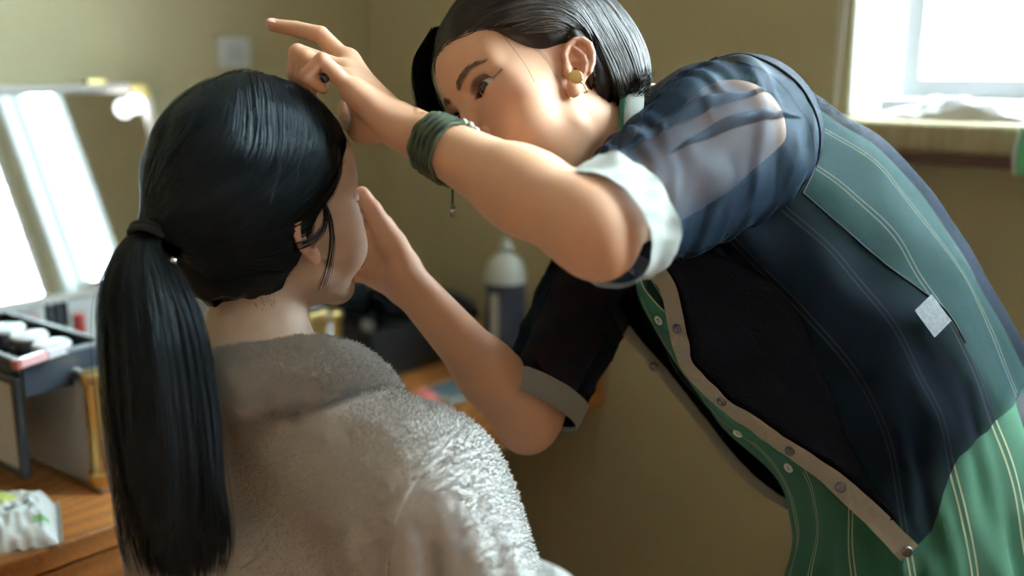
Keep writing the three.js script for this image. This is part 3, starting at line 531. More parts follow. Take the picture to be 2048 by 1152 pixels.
// sleeves: rings round the upper arm
function sleeve(name, a, b, t0, t1, radius, material, seed, folds = 1) {
  const ax = unit(sub(b, a)), e1 = unit(cross(ax, [0, 0, 1])), e2 = unit(cross(ax, e1)), L = len(sub(b, a));
  const at = (u, t, off = 0) => { const s = mix(t0, t1, t), r = cr(radius.map((x) => [x]), t)[0], ph = u * 2 * Math.PI, f = folds * (0.0032 * noise3(Math.cos(ph) * 1.3 + seed, Math.sin(ph) * 1.3, t * 5.0 + u * 3) + 0.0035 * Math.max(0, noise3(t * 9 + 2 * Math.sin(ph + 1), Math.cos(ph) * 0.9, seed)) ** 0.5) * sstep(0, 0.15, t) * sstep(1.02, 0.85, t); return add(add(add(a, ax, L * s), e1, Math.cos(ph) * (r + f + off)), e2, Math.sin(ph) * (r + f + off)); };
  A(name, gridGeo(120, 110, (u, t) => at(u, t)), material);
  return at;
}
const sAt = sleeve('sleeve', P(1500, 258, 1.06), P(1185, 470, 0.872), -0.02, 0.95, [0.080, 0.084, 0.079, 0.070, 0.060, 0.053], sleeveCloth, 2);
const sAtR = sleeve('sleeve', P(1222, 505, 1.25), P(1060, 836, 1.17), -0.15, 0.93, [0.07, 0.066, 0.062, 0.058, 0.054, 0.052], denseCloth, 7, 0.6);
// tucks of doubled cloth that run along the near sleeve
for (const [u0, t0, u1, t1, w] of [[0.94, 0.95, 0.82, 0.22, 0.020], [0.85, 0.80, 0.75, 0.15, 0.014]]) A('sleeve_tuck', gridGeo(60, 10, (s, k) => { const u = mix(u0, u1, s) + 0.02 * Math.sin(3 * s), t = mix(t0, t1, s); return add(sAt(u + (k - 0.5) * w * 2 * Math.sin(Math.PI * s), t, 0.001 + 0.006 * Math.sin(Math.PI * k) * Math.sin(Math.PI * s)), [0, 0, 0]); }), sleeveCloth);
for (const [at, w] of [[sAt, 0.055], [sAtR, 0.05]]) {
  const band = (off) => gridGeo(90, 6, (u, t) => at(u + 0.02 * t, 1 - w * 1.9 + t * (w * 2.3), off + 0.0012 * noise3(Math.cos(u * 6.283) * 3, Math.sin(u * 6.283) * 3, t)));
  A('cuff', mergeGeometries([band(0.003), band(0.0018)]), cuffCloth);
}
A('seam', tube(Array.from({ length: 61 }, (_, i) => sAt(i / 60, 0.06, 0.0006)), 0.0013, 120, 6), mat(rgb(0.006, 0.008, 0.014), 0.9));
A('seam', tube(Array.from({ length: 61 }, (_, i) => sAtR(i / 60, 0.12, 0.0006)), 0.0013, 120, 6), mat(rgb(0.006, 0.008, 0.014), 0.9));
// collar: a pale band with a green edge round the base of the neck
{
  const L = [[1296, 168, 1.10], [1256, 176, 1.052], [1249, 215, 1.030], [1246, 260, 1.018], [1240, 305, 1.012], [1222, 350, 1.02]], R = [[1312, 168, 1.11], [1290, 174, 1.062], [1286, 215, 1.036], [1274, 260, 1.020], [1258, 305, 1.012], [1236, 350, 1.02]];
  const row = (t, o) => L.map((a, i) => P(mix(a[0], R[i][0], t), mix(a[1], R[i][1], t), mix(a[2], R[i][2], t) + o));
  const flip = (rows) => rows[0].map((_, i) => rows.map((r) => r[i]));
  A('collar', sheet(flip([row(0, 0.004), row(0.3, 0), row(0.7, 0), row(1, 0.005)]), 10, 60, { thick: 0.002 }), cuffCloth);
  A('collar_edge', sheet(flip([row(-0.28, 0.008), row(-0.12, 0.005), row(0.04, 0.003)]), 6, 60, { thick: 0.002 }), mat(rgb(0.012, 0.10, 0.055), 0.8));
}

// ---------------------------------------------------------------- hair
// strands that run over a hair mass along a flow, given in head axes; each returns points and outward directions
function walk(mass, start, flow, steps, step, lift, stop) {
  const g = gradOf(mass, 0.003), p = [], n = []; let q = start.slice();
  for (let i = 0; i < steps; i++) {
    const nn = g(q), d = mass(...q); q = add(q, nn, lift(i / steps, q) - d); p.push(q); n.push(nn);
    if (stop && stop(q)) break;
    let f = flow(q, i / steps); f = sub(f, mul(nn, dot(f, nn))); q = add(q, unit(f), step);
  }
  return { p, n };
}
const hairMat = mat(0xffffff, 0.40, { vertexColors: true, specularIntensity: 0.65, ior: 1.5 });
const strandsOut = (fr, list, base) => list.map((s) => ({ p: s.p.map((q) => sub(fr.out(q), base)), n: s.n.map((q) => fr.dir(q)), w: s.w }));
// short bob of the bending person
{
  const r = rng(21), top = (() => { const a = egg([0, 0.050, -0.018], [0.083, 0.094, 0.106]), b = egg([0, 0.020, -0.075], [0.080, 0.085, 0.062]); return (x, y, z) => smin(a(x, y, z), b(x, y, z), 0.03) + 0.0022 * noise3(x * 26, y * 9, z * 14) - 0.001; })();
  const hy = (z) => z < -0.036 ? -0.052 : z < -0.014 ? mix(-0.052, 0.027, (z + 0.036) / 0.022) : mix(0.027, 0.080, sstep(0.004, 0.092, z));
  const mass = (x, y, z) => smax(top(x, y, z), (hy(z) + (z < -0.03 ? 0.016 + 0.010 * noise3(x * 60, 1, z * 60) : 0) - y) * 0.75, 0.016);
  const cap = meshField(mass, [-0.10, -0.09, -0.14], [0.10, 0.155, 0.11], 0.003, { color: () => [0.016, 0.012, 0.010] });
  const M = new THREE.Matrix4().makeBasis(new THREE.Vector3(...AH.left), new THREE.Vector3(...AH.up), new THREE.Vector3(...AH.fwd)).setPosition(...sub(AH.o, artistBase));
  const hair = part('hair', cap.applyMatrix4(M), hairMat, artist);
  const part_x = -0.028, list = [], tone = [];
  const flow = (q) => { const [x, y, z] = q, near = sstep(part_x - 0.01, part_x + 0.02, x) * 2 - 1, back = sstep(0.03, -0.07, z); if (near > 0) return [0.55 * sstep(0.02, 0.11, y), -0.10 - 1.25 * back - 0.5 * sstep(0.10, 0.0, y) * sstep(-0.02, -0.04, z), -1.0 * (1 - back * 0.85)]; return [-0.8 * sstep(0.02, 0.11, y), -0.5 - 0.7 * back, -0.3 + 0.2 * back]; };
  for (let i = 0; i < 16000; i++) {
    const th = r() * Math.PI * 2, cy = mix(-0.45, 1, Math.pow(r(), 0.8)), s = Math.sqrt(Math.max(0, 1 - cy * cy)), q0 = [0.085 * s * Math.sin(th), 0.05 + 0.094 * cy, -0.018 + 0.106 * s * Math.cos(th)];
    if (hy(q0[2]) > q0[1] - 0.004) continue;
    const clump = noise3(q0[0] * 50, q0[1] * 50, q0[2] * 50), h0 = 0.0004 + 0.0030 * r() * r() + 0.0016 * clump, jit = [0.22 * (r() - 0.5) + 0.42 * clump, 0.26 * (r() - 0.5), 0.2 * (r() - 0.5)], end = -0.036 - 0.030 * r() - 0.008 * clump;
    const s1 = walk(mass, q0, (q) => add(flow(q), jit), 24, 0.0055, () => h0, (q) => q[1] < end || q[1] < hy(q[2]) + 0.001 || (Math.abs(q[0]) > 0.06 && q[2] > -0.036 && q[2] < 0.012 && q[1] < 0.035));
    if (s1.p.length < 4) continue;
    const l = s1.p[s1.p.length - 1], m = s1.p[s1.p.length - 2], dir = unit(sub(l, m)), nn = s1.n[s1.n.length - 1];
    if (l[2] < -0.03) for (let k = 1; k <= 3; k++) { s1.p.push(add(add(l, dir, k * 0.0055 * (0.4 + r())), nn, -0.0007 * k * k + 0.0004 * k * (r() - 0.3))); s1.n.push(nn); }
    s1.w = 0.0004 + 0.0006 * r(); list.push(s1);
    const c0 = mixc([0.013, 0.010, 0.009], [0.095, 0.066, 0.045], r() ** 3); tone.push([c0, c0, 0]);
  }
  // hair falling down the far side of the face
  const guide = [[-0.018, 0.118, 0.058], [-0.045, 0.095, 0.080], [-0.063, 0.050, 0.083], [-0.069, 0.005, 0.073], [-0.067, -0.045, 0.058]];
  for (let i = 0; i < 900; i++) {
    const o = [0.020 * (r() - 0.5), 0.012 * (r() - 0.5), 0.030 * (r() - 0.55)], e = 0.65 + 0.35 * r(), p = [], n = [];
    for (let k = 0; k < 16; k++) { const t = k / 15 * e, c = cr(guide, t); p.push([c[0] + o[0] * (0.4 + t) + 0.002 * noise3(i * 0.3, t * 3, 1), c[1] + o[1], c[2] + o[2] * (0.4 + t)]); n.push(unit([-0.6 + 0.8 * r() - 0.4, 0.1, 0.7])); }
    list.push({ p, n, w: 0.0007 + 0.0006 * r() }); tone.push([[0.010, 0.009, 0.010], [0.010, 0.009, 0.010], 0]);
  }
  // stray hairs at the temple and crown
  for (const [pts, w] of [[[[0.060, 0.066, 0.045], [0.068, 0.045, 0.050], [0.070, 0.015, 0.046], [0.066, -0.010, 0.044], [0.060, -0.028, 0.050]], 0.00045], [[[0.066, 0.056, 0.030], [0.0715, 0.035, 0.030], [0.073, 0.012, 0.022], [0.071, -0.010, 0.020]], 0.0005], [[[0.066, 0.057, 0.028], [0.072, 0.034, 0.027], [0.074, 0.010, 0.020], [0.072, -0.016, 0.019]], 0.0004]]) { const p = Array.from({ length: 20 }, (_, k) => cr(pts, k / 19)); list.push({ p, n: p.map(() => [1, 0, 0.4]), w }); tone.push([[0.02, 0.014, 0.011], [0.02, 0.014, 0.011], 0]); }
  for (let i = 0; i < 60; i++) { const a = r() * 6.28, cy = 0.2 + 0.75 * r(), s = Math.sqrt(1 - cy * cy), c = [0.084 * s * Math.sin(a), 0.05 + 0.094 * cy, -0.018 + 0.106 * s * Math.cos(a)]; if (hy(c[2]) > c[1]) continue; const o = unit([c[0], c[1] - 0.05, c[2]]), f = unit(flow(c)), p = Array.from({ length: 9 }, (_, k) => { const t = k / 8; return add(add(c, f, 0.045 * t), o, 0.003 + 0.014 * t * t * (0.4 + r() * 0.08)); }); list.push({ p, n: p.map(() => o), w: 0.00035 }); tone.push([[0.02, 0.014, 0.011], [0.02, 0.014, 0.011], 0]); }
  part('strands', ribbons(strandsOut(AH, list, artistBase), { colors: (i) => (t) => mixc(tone[i][0], tone[i][1], tone[i][2] * t) }), hairMat, hair).userData.kind = 'stuff';
  // brows and lashes
  const fine = [];
  const onHead = (x, y) => { let z = 0.11; for (let k = 0; k < 60; k++) { const d = aHead(x, y, z); if (d < 0.0002) break; z -= Math.max(0.0004, d * 0.8); } return [x, y, z]; };
  for (const sd of [1, -1]) {
    const b = [[0.0125, 0.0345], [0.022, 0.0395], [0.034, 0.0425], [0.0475, 0.0385]];
    for (let i = 0; i < 170; i++) { const t = r(), c = cr(b, t), w = 0.0044 * (1 - 0.65 * t), y0 = c[1] + (r() - 0.5) * w * 1.7, a = mix(1.1, 0.0, t) + 0.3 * (r() - 0.5), L = 0.0045, p = [0, 0.5, 1].map((k) => { const x = c[0] + Math.cos(a) * L * k, y = y0 + Math.sin(a) * L * k * (1 - 0.4 * k), q = onHead(sd * x, y); return add(q, [0, 0, 1], 0.0005); }); fine.push({ p, n: p.map(() => [sd * 0.3, 0, 1]), w: 0.00042 }); }
    for (let i = 0; i < 44; i++) { const t = 0.06 + 0.92 * i / 43, x = 0.0175 + 0.028 * t, tilt = 0.0155 + 0.0048 * t, arch = Math.max(0, 1 - (2 * t - 0.96) ** 2), y = tilt + 0.0058 * Math.sqrt(arch), q = onHead(sd * x, y + 0.0008), o = unit([sd * (x - 0.030) * 26, 0.30, 0.8]), L = 0.006 + 0.002 * t; const p = [0, 0.35, 0.7, 1].map((k) => add(add(q, o, L * k), [0, 1, 0], 0.0022 * k * k - 0.0008 * k)); fine.push({ p, n: p.map(() => [0, 1, 0]), w: 0.00055 }); }
  }
  part('brows_and_lashes', ribbons(strandsOut(AH, fine, artistBase), { colors: (i) => (i % 214) < 170 ? [0.07, 0.04, 0.028] : [0.012, 0.009, 0.008] }), hairMat, artist).userData.kind = 'stuff';
}
// gold disc earring, worn on the near ear
{
  const gold = mat(rgb(0.75, 0.50, 0.20), 0.22, { metalness: 1 }), c = AH.out([0.0785, -0.0155, 0.004]), e = new THREE.Group(); e.name = 'earring'; artist.add(e);
  const o = unit(AH.dir([0.85, 0, 0.5])), q = new THREE.Quaternion().setFromUnitVectors(new THREE.Vector3(0, 1, 0), new THREE.Vector3(...o)); e.position.set(...sub(c, artistBase)); e.quaternion.copy(q);
  part('disc', lathe([[0, 0.0014], [0.0066, 0.0014], [0.0072, 0.0008], [0.0072, 0], [0, 0]], 40), gold, e);
  const hook = [[0.0785, -0.020, 0.002], [0.0795, -0.027, 0.0], [0.077, -0.033, -0.001], [0.072, -0.031, -0.002]].map((l) => sub(AH.out(l), c)), inv = q.clone().invert();
  part('hook', tube(hook.map((h) => new THREE.Vector3(...h).applyQuaternion(inv).toArray()), 0.0009, 30, 8), gold, e);
}
// braided bracelet with a hanging tie on the raised wrist
{
  const cord = mat(rgb(0.055, 0.075, 0.035), 0.8), dark = mat(rgb(0.012, 0.016, 0.014), 0.8), br = new THREE.Group(); br.name = 'bracelet'; artist.add(br);
  const ax = unit(sub(EL, WL)), e1 = unit(cross(ax, [0, 0, 1])), e2 = cross(ax, e1), at = (s) => add(WL, sub(EL, WL), s);
  const r = rng(5);
  for (let i = 0; i < 13; i++) {
    const s = 0.185 + 0.0102 * i, tw = 0.012 * (r() - 0.5), pts = Array.from({ length: 40 }, (_, k) => { const ph = k / 40 * 2 * Math.PI, c = at(s + tw * Math.sin(ph * 2 + i) + 0.02 * Math.sin(ph + 0.6)), R = 0.0295 + 0.0009 * Math.sin(ph * 9 + i * 2) + 0.010 * (s - 0.18) ; return sub(add(add(c, e1, Math.cos(ph) * R), e2, Math.sin(ph) * R), artistBase); });
    part('cord', new THREE.TubeGeometry(new THREE.CatmullRomCurve3(pts.map((p) => new THREE.Vector3(...p)), true), 90, 0.0021, 7, true), i % 3 === 1 ? cord : i % 3 ? dark : cord, br);
  }
  const h0 = sub(P(905, 372, 0.965), artistBase), h1 = sub(P(905, 432, 0.965), artistBase);
  part('tie', tube([h0, mix3(h0, h1, 0.5), mix3(h0, h1, 0.8)], 0.0013, 16, 7), cord, br);
  for (const t of [0.72, 0.84, 0.95]) part('bead', new THREE.SphereGeometry(t > 0.9 ? 0.0028 : 0.0032, 20, 14), t > 0.8 && t < 0.9 ? mat(rgb(0.6, 0.62, 0.6), 0.2, { metalness: 1 }) : mat(rgb(0.16, 0.2, 0.13), 0.6), br, mix3(h0, h1, t));
  for (const [x, y] of [[928, 246], [940, 252], [951, 262]]) part('bead', new THREE.SphereGeometry(0.0042, 20, 14), mat(rgb(0.45, 0.5, 0.42), 0.4), br, sub(P(x, y, 0.955), artistBase));
}

// ---------------------------------------------------------------- the seated person
const wBase = [-0.25, 0, -1.0], PALE = [0.80, 0.61, 0.49];
const woman = thing('person', 'person in white terry bathrobe with long black ponytail seated with back to the viewer', 'person', wBase);
const wHead = makeHead({ closed: true, lean: 0.25 }), wHeadW = headAt(WH, wHead);
const wFwd = unit([0.67, 0, -0.74]), wNeckTop = WH.out([0, -0.045, -0.028]), wNeck = P(512, 740, 1.035), wSR = P(838, 1000, 0.955), wSL = P(360, 870, 1.19), wHip = [-0.245, 0.53, -1.0], wSide = unit(sub([wSR[0], 0, wSR[2]], [wSL[0], 0, wSL[2]]));
const wER = P(1050, 1470, 0.94), wEL = add(add(wSL, [0, -0.27, 0]), add(mul(wSide, -0.05), wFwd, 0.03)), wWR = add(add(wER, wFwd, 0.17), add(mul(wSide, -0.15), [0, -0.05, 0])), wWL = add(add(wEL, wFwd, 0.21), add(mul(wSide, 0.09), [0, -0.02, 0]));
function lapHand(w, s) { const f = unit(add(wFwd, wSide, -0.35 * s)), a = mul(wSide, s), dn = [0, -1, 0], m = [0, 1, 2, 3].map((i) => add(add(w, f, 0.085 - 0.004 * Math.abs(i - 1)), a, (i - 1.5) * 0.019)); return makeHand({ wrist: w, across: a, mcp: m, fingers: m.map((p, i) => [1, 2, 3].map((k) => add(add(p, f, 0.026 * k * [0.95, 1.05, 1, 0.8][i]), dn, 0.006 * k * k))), thumb: [add(w, a, -0.015), add(add(w, f, 0.04), a, -0.035), add(add(w, f, 0.07), a, -0.045), add(add(w, f, 0.095), a, -0.045)] }); }
const wLegs = [-1, 1].flatMap((s) => { const h = add(wHip, wSide, 0.09 * s), k = add(add(h, wFwd, 0.40), [0, 0.0, 0]), a = [k[0], 0.09, k[2]]; return [cone(h, 0.085, k, 0.058), cone(k, 0.056, a, 0.036), cone([a[0], 0.04, a[2]], 0.034, add([a[0], 0.03, a[2]], wFwd, 0.14), 0.026)]; });
const wCore = [cone(wNeck, 0.052, wSR, 0.045), cone(wNeck, 0.052, wSL, 0.045), cone(add(mix3(wSR, wSL, 0.5), [0, -0.08, 0]), 0.095, wHip, 0.11), cone(wSR, 0.045, wER, 0.036), cone(wSL, 0.045, wEL, 0.036), cone(wER, 0.035, wWR, 0.023), cone(wEL, 0.035, wWL, 0.023)];
const wTrunk = sum([cone(wNeckTop, 0.048, wNeck, 0.052), ...wCore, ...wLegs], 0.035);
{
  const hc = headColor({ liner: 0, blush: 0.1, lip: [0.55, 0.2, 0.17], skin: PALE, tint: [0.74, 0.54, 0.42] }), lash = (l) => { const x = Math.abs(l[0]), e = Math.abs(l[1] - 0.0135 - 0.003 * ((x - 0.031) / 0.0145) ** 2); return l[2] > 0.05 && Math.abs(x - 0.031) < 0.016 ? sstep(0.0014, 0.0006, e) : 0; };
  const cW = (x, y, z) => { const l = WH.in([x, y, z]); if (len(l) < 0.15) return mixc(hc(l), [0.02, 0.015, 0.013], lash(l) * 0.9); return mixc(PALE, [0.74, 0.54, 0.42], 0.5 + 0.5 * noise3(x * 30, y * 30, z * 30)); };
  const f = (x, y, z) => smin(wHeadW(x, y, z), wTrunk(x, y, z), 0.02), hR = lapHand(wWR, 1), hL = lapHand(wWL, -1), box = [add(WH.o, [-0.15, -0.15, -0.15]), add(WH.o, [0.15, 0.15, 0.15])];
  const fb = (x, y, z) => Math.min(f(x, y, z), hR(x, y, z), hL(x, y, z)), skip = inBox(box, 0.004), all = boxOf([wSR, wSL, wHip, wER, wEL, add(wHip, wFwd, 0.6), [-0.1, 0, -1.4]], 0.15);
  part('body', rebase(mergeGeometries([meshField(f, ...box, 0.0018, { color: cW }), meshField(fb, ...all, 0.007, { color: cW, keep: (x, y, z) => !skip(x, y, z) })]), wBase), skinMat, woman);
}
// terry robe
const wNeckR = add(wNeck, [0.02, -0.062, -0.01]);
const robe0 = (() => {
  const mid = mix3(wSR, wSL, 0.5), up = [0, 1, 0], torso = egg([mid[0] + wFwd[0] * 0.02 + wSide[0] * 0.015, 0.68, mid[2] + wFwd[2] * 0.02 + wSide[2] * 0.015], [0.172, 0.27, 0.130], [wSide, up, wFwd]), skirt = egg([wHip[0] + wFwd[0] * 0.16, 0.55, wHip[2] + wFwd[2] * 0.16], [0.21, 0.115, 0.34], [wSide, up, wFwd]);
  const list = [torso, cone(wNeckR, 0.072, wSR, 0.070), cone(wNeckR, 0.070, wSL, 0.062), cone(wSR, 0.072, wER, 0.070), cone(wSL, 0.070, wEL, 0.068), cone(wER, 0.070, mix3(wER, wWR, 0.8), 0.060), cone(wEL, 0.068, mix3(wEL, wWL, 0.8), 0.058)];
  const core = sum(wCore.slice(0, 5), 0.03);
  return (x, y, z) => {
    let d = list[0](x, y, z); if (d > 0.4) return d - 0.2;
    for (let i = 1; i < 3; i++) d = smin(d, list[i](x, y, z), 0.06);
    for (let i = 3; i < list.length; i++) d = smin(d, list[i](x, y, z), 0.03);
    d = smin(d, skirt(x, y, z), 0.05); d = smin(d, smax(core(x, y, z) - 0.020, (y - 1.012) * 0.9, 0.02), 0.03);
    // folds of the sleeve run down from the shoulder seam
    const q = [x - wSR[0], y - wSR[1], z - wSR[2]], a = dot(q, wSide), b = dot(q, wFwd), w = sstep(-0.04, 0.04, a + 0.02) * sstep(0.06, -0.04, q[1]);
    return d + 0.010 * w * noise3(a * 20 + q[1] * 5, b * 20, q[1] * 3) + 0.004 * noise3(x * 7, y * 5, z * 7);
  };
})();
const robeField = (x, y, z) => robe0(x, y, z) + 0.0002 * noise3(x * 60, y * 60, z * 60);
function hit(f, px, py, d0 = 0.6, d1 = 1.5) { let d = d0; for (let k = 0; k < 200 && d < d1; k++) { const v = f(...P(px, py, d)); if (v < 0.0004) break; d += Math.max(0.0008, v * 0.7); } return P(px, py, d); }
const terryLoop = mat(rgb(0.84, 0.81, 0.78), 1.0, { transmission: 0.45, thickness: 0, specularIntensity: 0.1 });
const terry = mat(rgb(0.80, 0.77, 0.74), 0.95, { sheen: 0.6, sheenRoughness: 0.8, sheenColor: rgb(0.8, 0.8, 0.8) });
{
  const lo = [-0.62, 0.42, -1.45], hi = [0.24, 1.10, -0.68], g = meshField(robeField, lo, hi, 0.0036, { reach: 1.6 });
  const robe = part('bathrobe', g, terry, woman);
  const r = rng(31), tuft = new THREE.ConeGeometry(0.00055, 0.0032, 4, 2, true).translate(0, 0.0012, 0); { const q = tuft.attributes.position; for (let i = 0; i < q.count; i++) q.setX(i, q.getX(i) + 45 * Math.max(0, q.getY(i)) ** 2); tuft.computeVertexNormals(); const m = tuft.attributes.normal; for (let i = 0; i < m.count; i++) m.setXYZ(i, ...unit([m.getX(i) * 0.35, m.getY(i) * 0.35 + 1, m.getZ(i) * 0.35])); }
  const loops = (g, parent, each, keep) => {
    const p = g.attributes.position, n = g.attributes.normal, spots = [];
    for (let i = 0; i < p.count; i++) if (keep(i, p, n)) for (let k = 0; k < each; k++) spots.push(i);
    const im = new THREE.InstancedMesh(tuft, terryLoop, spots.length), M = new THREE.Matrix4(), Q = new THREE.Quaternion(), Y = new THREE.Vector3(0, 1, 0), T = new THREE.Quaternion();
    spots.forEach((i, k) => { const nn = unit([n.getX(i) + 0.7 * (r() - 0.5), n.getY(i) + 0.7 * (r() - 0.5) - 0.1, n.getZ(i) + 0.7 * (r() - 0.5)]); Q.setFromUnitVectors(Y, new THREE.Vector3(...nn)).multiply(T.setFromAxisAngle(Y, r() * 6.28)); const s = 0.6 + 0.7 * r() + 0.10 * noise3(p.getX(i) * 170, p.getY(i) * 170, p.getZ(i) * 170); M.compose(new THREE.Vector3(p.getX(i) + 0.0075 * (r() - 0.5), p.getY(i) + 0.0075 * (r() - 0.5), p.getZ(i) + 0.0075 * (r() - 0.5)), Q, new THREE.Vector3(s, s, s)); im.setMatrixAt(k, M); });
    im.name = 'terry_loops'; im.userData.kind = 'stuff'; parent.add(im); return im;
  };
  const im = loops(g, robe, 5, (i, p, n) => p.getY(i) > 0.62 && n.getZ(i) > -0.5);
  rebase(g, wBase); im.position.set(...mul(wBase, -1));
  // turned-down collar round the neck
  const top = [[318, 735, 1.02], [405, 716, 0.975], [500, 702, 0.955], [610, 688, 0.958], [700, 702, 0.985], [762, 746, 1.03], [780, 800, 1.08]], low = [[318, 812, 0.985], [420, 824, 0.938], [520, 828, 0.922], [620, 798, 0.928], [705, 772, 0.955], [790, 785, 1.01], [812, 840, 1.07]];
  const grid = [0, 0.12, 0.5, 0.88, 1].map((t) => top.map((a, i) => { const b = low[i], q = a.map((x, k) => mix(x, b[k], t)); return P(q[0], q[1], q[2] + (t === 0 ? 0.006 : t === 1 ? 0.004 : -0.007 * Math.sin(Math.PI * t) )); }));
  const cg = sheet(grid, 150, 34, { thick: 0.012, wave: (u, v) => 0.0015 * noise3(u * 9, v * 3, 5) }), collar = part('collar', cg, terry, robe);
  const im2 = loops(cg, robe, 9, () => true); rebase(cg, wBase); im2.position.set(...mul(wBase, -1));
  const seam = (pts, rr, m = terry) => part('seam', rebase(tube(pts.map(([x, y]) => hit(robe0, x, y)), rr, 90, 8), wBase), m, robe);
  seam([[900, 885], [880, 912], [832, 958], [800, 1015], [780, 1090], [772, 1170], [770, 1240]], 0.0021);
  const thread = part('thread', rebase(tube([[905, 975], [925, 985], [944, 988]].map(([x, y]) => add(hit(robe0, x, y), [0, 0.004, 0.006])), 0.0007, 30, 6), wBase), terry, robe);
}
// hair drawn back into a ponytail
{
  const darkHair = mat(0xffffff, 0.40, { vertexColors: true, specularIntensity: 0.45, specularColor: rgb(0.75, 0.92, 1.0), ior: 1.5 }), r = rng(41), B = [0.0, 0.012, -0.128], a = egg([0, 0.047, -0.024], [0.0865, 0.110, 0.107]), tail = cone([0, 0.03, -0.085], 0.055, B, 0.016), nape = egg([0, -0.035, -0.055], [0.056, 0.05, 0.052]);
  const hy = (z) => z < -0.034 ? -0.080 : z < 0.0 ? mix(-0.080, 0.018, (z + 0.034) / 0.034) : z < 0.025 ? mix(0.018, 0.034, z / 0.025) : z < 0.055 ? mix(0.034, 0.072, (z - 0.025) / 0.03) : mix(0.072, 0.088, clamp((z - 0.055) / 0.03));
  const mass = (x, y, z) => smax(smin(smin(a(x, y, z), tail(x, y, z), 0.03), nape(x, y, z), 0.03) + 0.0018 * noise3(x * 22, y * 22, z * 12), (hy(z) + (z < -0.02 ? 0.014 + 0.012 * noise3(x * 45, 2, z * 45) : 0) - y) * 0.7, 0.014);
  const M = new THREE.Matrix4().makeBasis(new THREE.Vector3(...WH.left), new THREE.Vector3(...WH.up), new THREE.Vector3(...WH.fwd)).setPosition(...sub(WH.o, wBase));
  const black = [0.0028, 0.0046, 0.0072], hair = part('hair', meshField(mass, [-0.11, -0.11, -0.16], [0.11, 0.16, 0.11], 0.003, { color: () => black }).applyMatrix4(M), darkHair, woman);
  const list = [], tone = [];
  const flow = (q) => { const [x, y, z] = q, t = unit(sub(B, q)), w = sstep(0.03, 0.12, y) * sstep(-0.11, -0.03, z), s = Math.sign(x || 1); return [mix(t[0], s * 0.7, w), mix(t[1], -0.75, w), mix(t[2], -0.35, w)]; };
  for (let i = 0; i < 11000; i++) {
    const th = r() * Math.PI * 2, cy = mix(-0.75, 1, Math.pow(r(), 0.75)), s = Math.sqrt(Math.max(0, 1 - cy * cy)), q0 = [0.0885 * s * Math.sin(th), 0.047 + 0.097 * cy, -0.020 + 0.108 * s * Math.cos(th)];
    if (hy(q0[2]) > q0[1] - 0.003) continue;
    const clump = noise3(q0[0] * 45, q0[1] * 45, q0[2] * 45), h0 = 0.0003 + 0.0016 * r() + 0.0018 * clump, jit = [0.12 * (r() - 0.5) + 0.22 * clump, 0.12 * (r() - 0.5), 0.1 * (r() - 0.5)];
    const s1 = walk(mass, q0, (q) => add(flow(q), jit), 20, 0.0080, () => h0, (q) => len(sub(q, B)) < 0.018 || q[1] < hy(q[2]) - 0.002); if (s1.p.length < 5) continue;
    s1.w = 0.0006 + 0.0006 * r(); list.push(s1); tone.push(mixc(black, [0.008, 0.010, 0.014], r() * r()));
  }
  for (let i = 0; i < 90; i++) { const an = r() * 6.28, cy = -0.1 + 1.05 * r(), s = Math.sqrt(Math.max(0, 1 - cy * cy)), c = [0.089 * s * Math.sin(an), 0.047 + 0.097 * cy, -0.020 + 0.108 * s * Math.cos(an)]; if (hy(c[2]) > c[1]) continue; const o = unit([c[0], c[1] - 0.047, c[2]]), f = unit(flow(c)), k1 = 0.3 + 0.7 * r(), p = Array.from({ length: 9 }, (_, k) => { const t = k / 8; return add(add(c, f, 0.05 * t), o, 0.002 + 0.011 * t * t * k1); }); list.push({ p, n: p.map(() => o), w: 0.0004 }); tone.push(black); }
  const W = strandsOut(WH, list, wBase);
  // loose locks before and across the ear
  const lock = (pts, n, spread, w = 0.0007) => { for (let i = 0; i < n; i++) { const o = [r() - 0.5, r() - 0.5, r() - 0.5].map((x) => x * spread), e = 0.75 + 0.25 * r(), p = Array.from({ length: 18 }, (_, k) => { const t = k / 17 * e; return sub(add(cr(pts, t), o, 0.3 + 0.9 * t), wBase); }); W.push({ p, n: p.map(() => [0.3 + o[0] * 60, 0.2, 1]), w }); tone.push(black); } };
  const H = (l) => WH.out(l);
  const skinX = (y, z, off) => { let x = 0.11; for (let k = 0; k < 80; k++) { const d = wHead(-x, y, z); if (d < 0.0003) break; x -= Math.max(0.0004, d * 0.8); } return H([-x - off, y, z]); };
  const face = (list) => list.map(([x, y]) => add(hit(wHeadW, x, y, 0.8, 1.3), unit(sub(EYE, WH.o)), 0.004));
  lock(face([[640, 385], [657, 430], [663, 480], [655, 535], [640, 580], [626, 612]]), 16, 0.011, 0.0004);
  lock(face([[646, 400], [650, 445], [634, 474], [604, 490], [566, 498], [532, 503]]), 26, 0.008, 0.00045);
  for (let i = 0; i < 220; i++) { const x = -0.064 + 0.115 * r(), z0 = -0.03 - 0.055 * Math.sqrt(Math.max(0, 1 - (x / 0.075) ** 2)) + 0.012 * r(), y0 = -0.040 - 0.03 * r(), L = 0.022 + 0.045 * r() * r(), p = Array.from({ length: 7 }, (_, k) => { const t = k / 6; return sub(H([x * (1 - 0.12 * t), y0 - L * t, z0 + 0.016 * t + 0.004 * Math.sin(t * 3 + i)]), wBase); }); W.push({ p, n: p.map(() => WH.dir([x * 8, 0, -1])), w: 0.0003 }); tone.push(black); }
